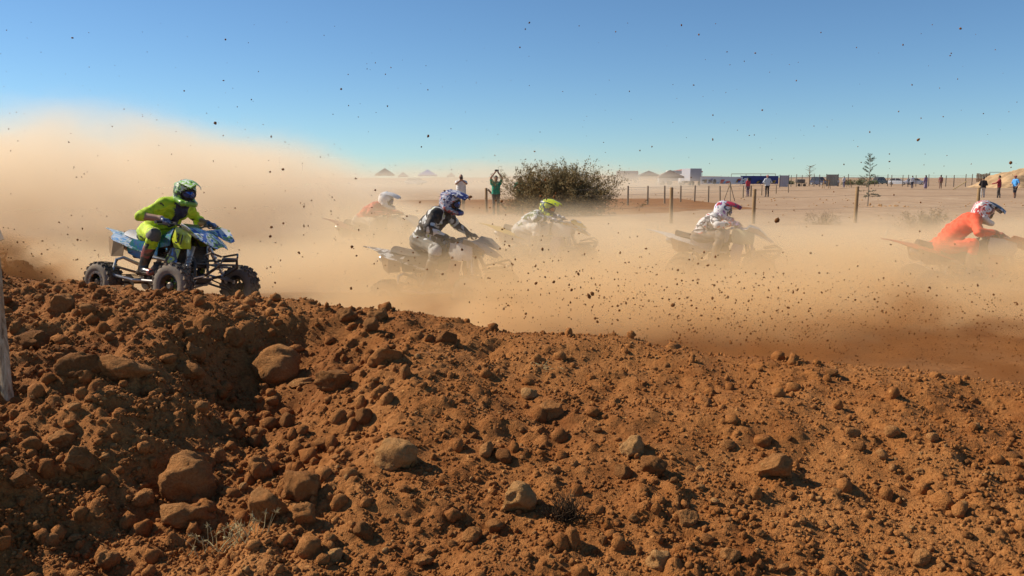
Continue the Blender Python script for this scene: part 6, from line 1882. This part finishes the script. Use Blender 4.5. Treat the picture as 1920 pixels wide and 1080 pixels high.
def build_dust():
    r = np.random.default_rng(5)
    # --- tall pale wall of dust behind the first quad, thinning out past the second
    lo, hi = (-15.0, 10.4, -0.1), (1.0, 26.0, 4.2)
    res = (160, 120, 64)
    X, Y, Z = grid_axes(lo, hi, res)
    size = np.array(hi) - np.array(lo)
    n = fbm3(res, size, (1.9, 2.2, 1.3), 5, r, 0.62)
    top = np.interp(X, [-15, -11, -8.8, -7.3, -5.6, -4.6, -3.9, -3.2, -2.4, -1.2, 0.2], [2.0, 2.35, 2.72, 2.40, 2.28, 2.05, 1.70, 1.30, 0.95, 0.60, 0.4])
    y0 = 12.6 + 4.6 * sstep(-5.4, -3.6, X)
    shape = sstep(0.0, 1.8, Y - y0) * sstep(25.5, 19.5, Y)
    hgt = sstep(0.45, -0.40, (Z - top) + 0.36 * n)
    D = 0.52 * shape * hgt * sstep(0.6, -2.2, X + 0.3 * n) * np.clip(0.85 + 0.55 * n, 0.06, 2.4)
    D[D < 0.004] = 0
    dust_volume('dust_cloud', lo, hi, res, D, dust_mat('pale_dust', (0.965, 0.835, 0.655), 0.15, 2.0, 1.0))
    # --- orange tan dust rolling along the track in among the riders
    lo, hi = (-9.0, 9.6, -0.3), (13.0, 20.6, 1.9)
    res = (220, 84, 40)
    X, Y, Z = grid_axes(lo, hi, res)
    size = np.array(hi) - np.array(lo)
    n = fbm3(res, size, (2.0, 1.8, 0.9), 4, r, 0.6)
    D = 1.0 * sstep(10.3, 11.2, Y) * sstep(17, 14, Y) * sstep(0.75, 0.05, Z + 0.12 * n) * sstep(-0.6, -2.0, X)
    top2 = np.interp(X, [-9, -4, -3, -2.2, -1.5, 0, 2, 4, 6, 9, 13], [0.5, 0.85, 1.06, 1.04, 0.88, 0.84, 0.82, 0.74, 0.72, 0.78, 0.8])
    hgt2 = sstep(0.34, -0.36, (Z - top2) + 0.20 * n)
    D += 0.56 * sstep(9.9, 11.2, Y) * sstep(20.5, 15.0, Y) * hgt2 * sstep(-4.2, -2.2, X + 0.2 * n) * np.clip(0.85 + 0.5 * n, 0.05, 2.2)
    D[D < 0.004] = 0
    dust_volume('rolling_dust', lo, hi, res, D, dust_mat('tan_dust', (0.955, 0.785, 0.54), 0.1, 2.0, 1.0))
    # --- near sheet thrown over the inside line, right behind the berm: streaky, raked up and back
    lo, hi = (-3.8, 6.7, -0.2), (6.9, 10.2, 1.7)
    res = (230, 70, 52)
    X, Y, Z = grid_axes(lo, hi, res)
    size = np.array(hi) - np.array(lo)
    n = fbm3(res, size, (1.5, 1.2, 0.7), 4, r, 0.62)
    st = fbm3((res[0], res[1], res[2]), size, (0.55, 0.5, 0.22), 3, r, 0.6)
    top3 = np.interp(X, [-3.6, -2.6, -2, -1, 0, 1.0, 2, 3, 5, 9], [0.14, 0.26, 0.42, 0.64, 0.76, 0.86, 0.90, 0.92, 0.92, 0.92])
    hgt3 = sstep(0.38, -0.46, (Z - top3) + 0.17 * n + 0.07 * st)
    D = 1.15 * sstep(6.9, 7.7, Y) * sstep(10.1, 9.1, Y) * hgt3 * sstep(-3.7, -2.0, X) * (1 + 0.6 * np.exp(-((X + 0.9) / 1.0) ** 2)) * np.clip(0.68 + 0.75 * n + 0.42 * st, 0.03, 2.8)
    D[D < 0.004] = 0
    dust_volume('near_dust', lo, hi, res, D, dust_mat('orange_tan_dust', (0.942, 0.715, 0.42), 0.1, 2.0, 1.0))
    # --- wet dark earth thrown up by the tyres
    lo, hi = (-0.4, 5.2, -0.05), (6.4, 7.8, 1.15)
    res = (230, 76, 60)
    X, Y, Z = grid_axes(lo, hi, res)
    size = np.array(hi) - np.array(lo)
    n = fbm3(res, size, (0.9, 0.7, 0.45), 5, r, 0.66)
    D = np.zeros(res)
    topb = np.interp(X, [0.2, 1.0, 1.8, 2.6, 3.2, 3.8, 5.0], [0.14, 0.34, 0.44, 0.46, 0.48, 0.50, 0.5])
    D += 2.6 * sstep(5.4, 6.0, Y) * sstep(7.6, 6.9, Y) * sstep(0.24, -0.30, (Z - topb) + 0.20 * n) * sstep(0.0, 2.4, X + 0.3 * n) * np.clip(0.25 + 0.85 * n, 0, 2.8)
    # jet of earth at the far end, and one behind the first quad's rear wheel
    def jet(p0, p1, r0, r1, d):
        p0, p1 = np.array(p0), np.array(p1); ax = p1 - p0; L2 = ax @ ax
        t = np.clip(((X - p0[0]) * ax[0] + (Y - p0[1]) * ax[1] + (Z - p0[2]) * ax[2]) / L2, 0, 1)
        q = np.sqrt((X - p0[0] - t * ax[0]) ** 2 + (Y - p0[1] - t * ax[1]) ** 2 + ((Z - p0[2] - t * ax[2])) ** 2)
        return d * sstep(1.0, 0.1, q / (r0 + (r1 - r0) * t) + 0.42 * n) * (1 - 0.6 * t) * np.clip(0.6 + 0.7 * n, 0, 2.5)
    D += jet((3.75, 5.9, 0.22), (3.05, 6.3, 0.50), 0.22, 0.32, 11.0)
    D[D < 0.01] = 0
    dust_volume('dirt_spray', lo, hi, res, D, dust_mat('brown_spray', (0.49, 0.225, 0.075), 0.0, 2.0, 1.0))
    lo, hi = (-8.2, 9.2, 0.0), (-4.6, 10.6, 1.1)
    res = (72, 28, 30)
    X, Y, Z = grid_axes(lo, hi, res); n = fbm3(res, np.array(hi) - np.array(lo), (0.7, 0.6, 0.4), 4, r, 0.6)
    D = 8.0 * sstep(9.2, 9.6, Y) * sstep(10.5, 10.1, Y) * sstep(0.26, -0.34, Z - np.interp(X, [-8.2, -6.4, -5.9, -5.5, -5.2, -4.9], [1.0, 0.86, 0.78, 0.62, 0.48, 0.38]) + 0.16 * n) * sstep(-4.8, -5.9, X + .2 * n) * np.clip(.6 + .7 * n, 0, 2)
    D[D < 0.01] = 0
    dust_volume('dirt_spray', lo, hi, res, D, dust_mat('brown_roost', (0.62, 0.33, 0.13), 0.0, 2.0, 1.0))
    # --- dust drifting over the paddock far behind
    lo, hi = (-95.0, 52.0, 0.0), (48.0, 170.0, 9.0)
    res = (120, 60, 24)
    X, Y, Z = grid_axes(lo, hi, res); n = fbm3(res, np.array(hi) - np.array(lo), (16, 20, 4), 4, r, 0.6)
    top = np.interp(X / Y, [-0.6, -0.25, -0.1, 0.0, 0.12, 0.17, 0.22, 0.3], [3.2, 2.6, 2.2, 2.6, 2.9, 2.4, 0.8, 0.0])
    D = 0.016 * sstep(52, 62, Y) * sstep(170, 150, Y) * sstep(1.3, -0.8, Z - top + 1.1 * n) * sstep(0.30, 0.15, X / Y)
    D[D < 0.0005] = 0
    dust_volume('far_dust', lo, hi, res, D, dust_mat('far_dust', (0.95, 0.84, 0.66), 0.15, 2.0, 1.0))
build_dust()
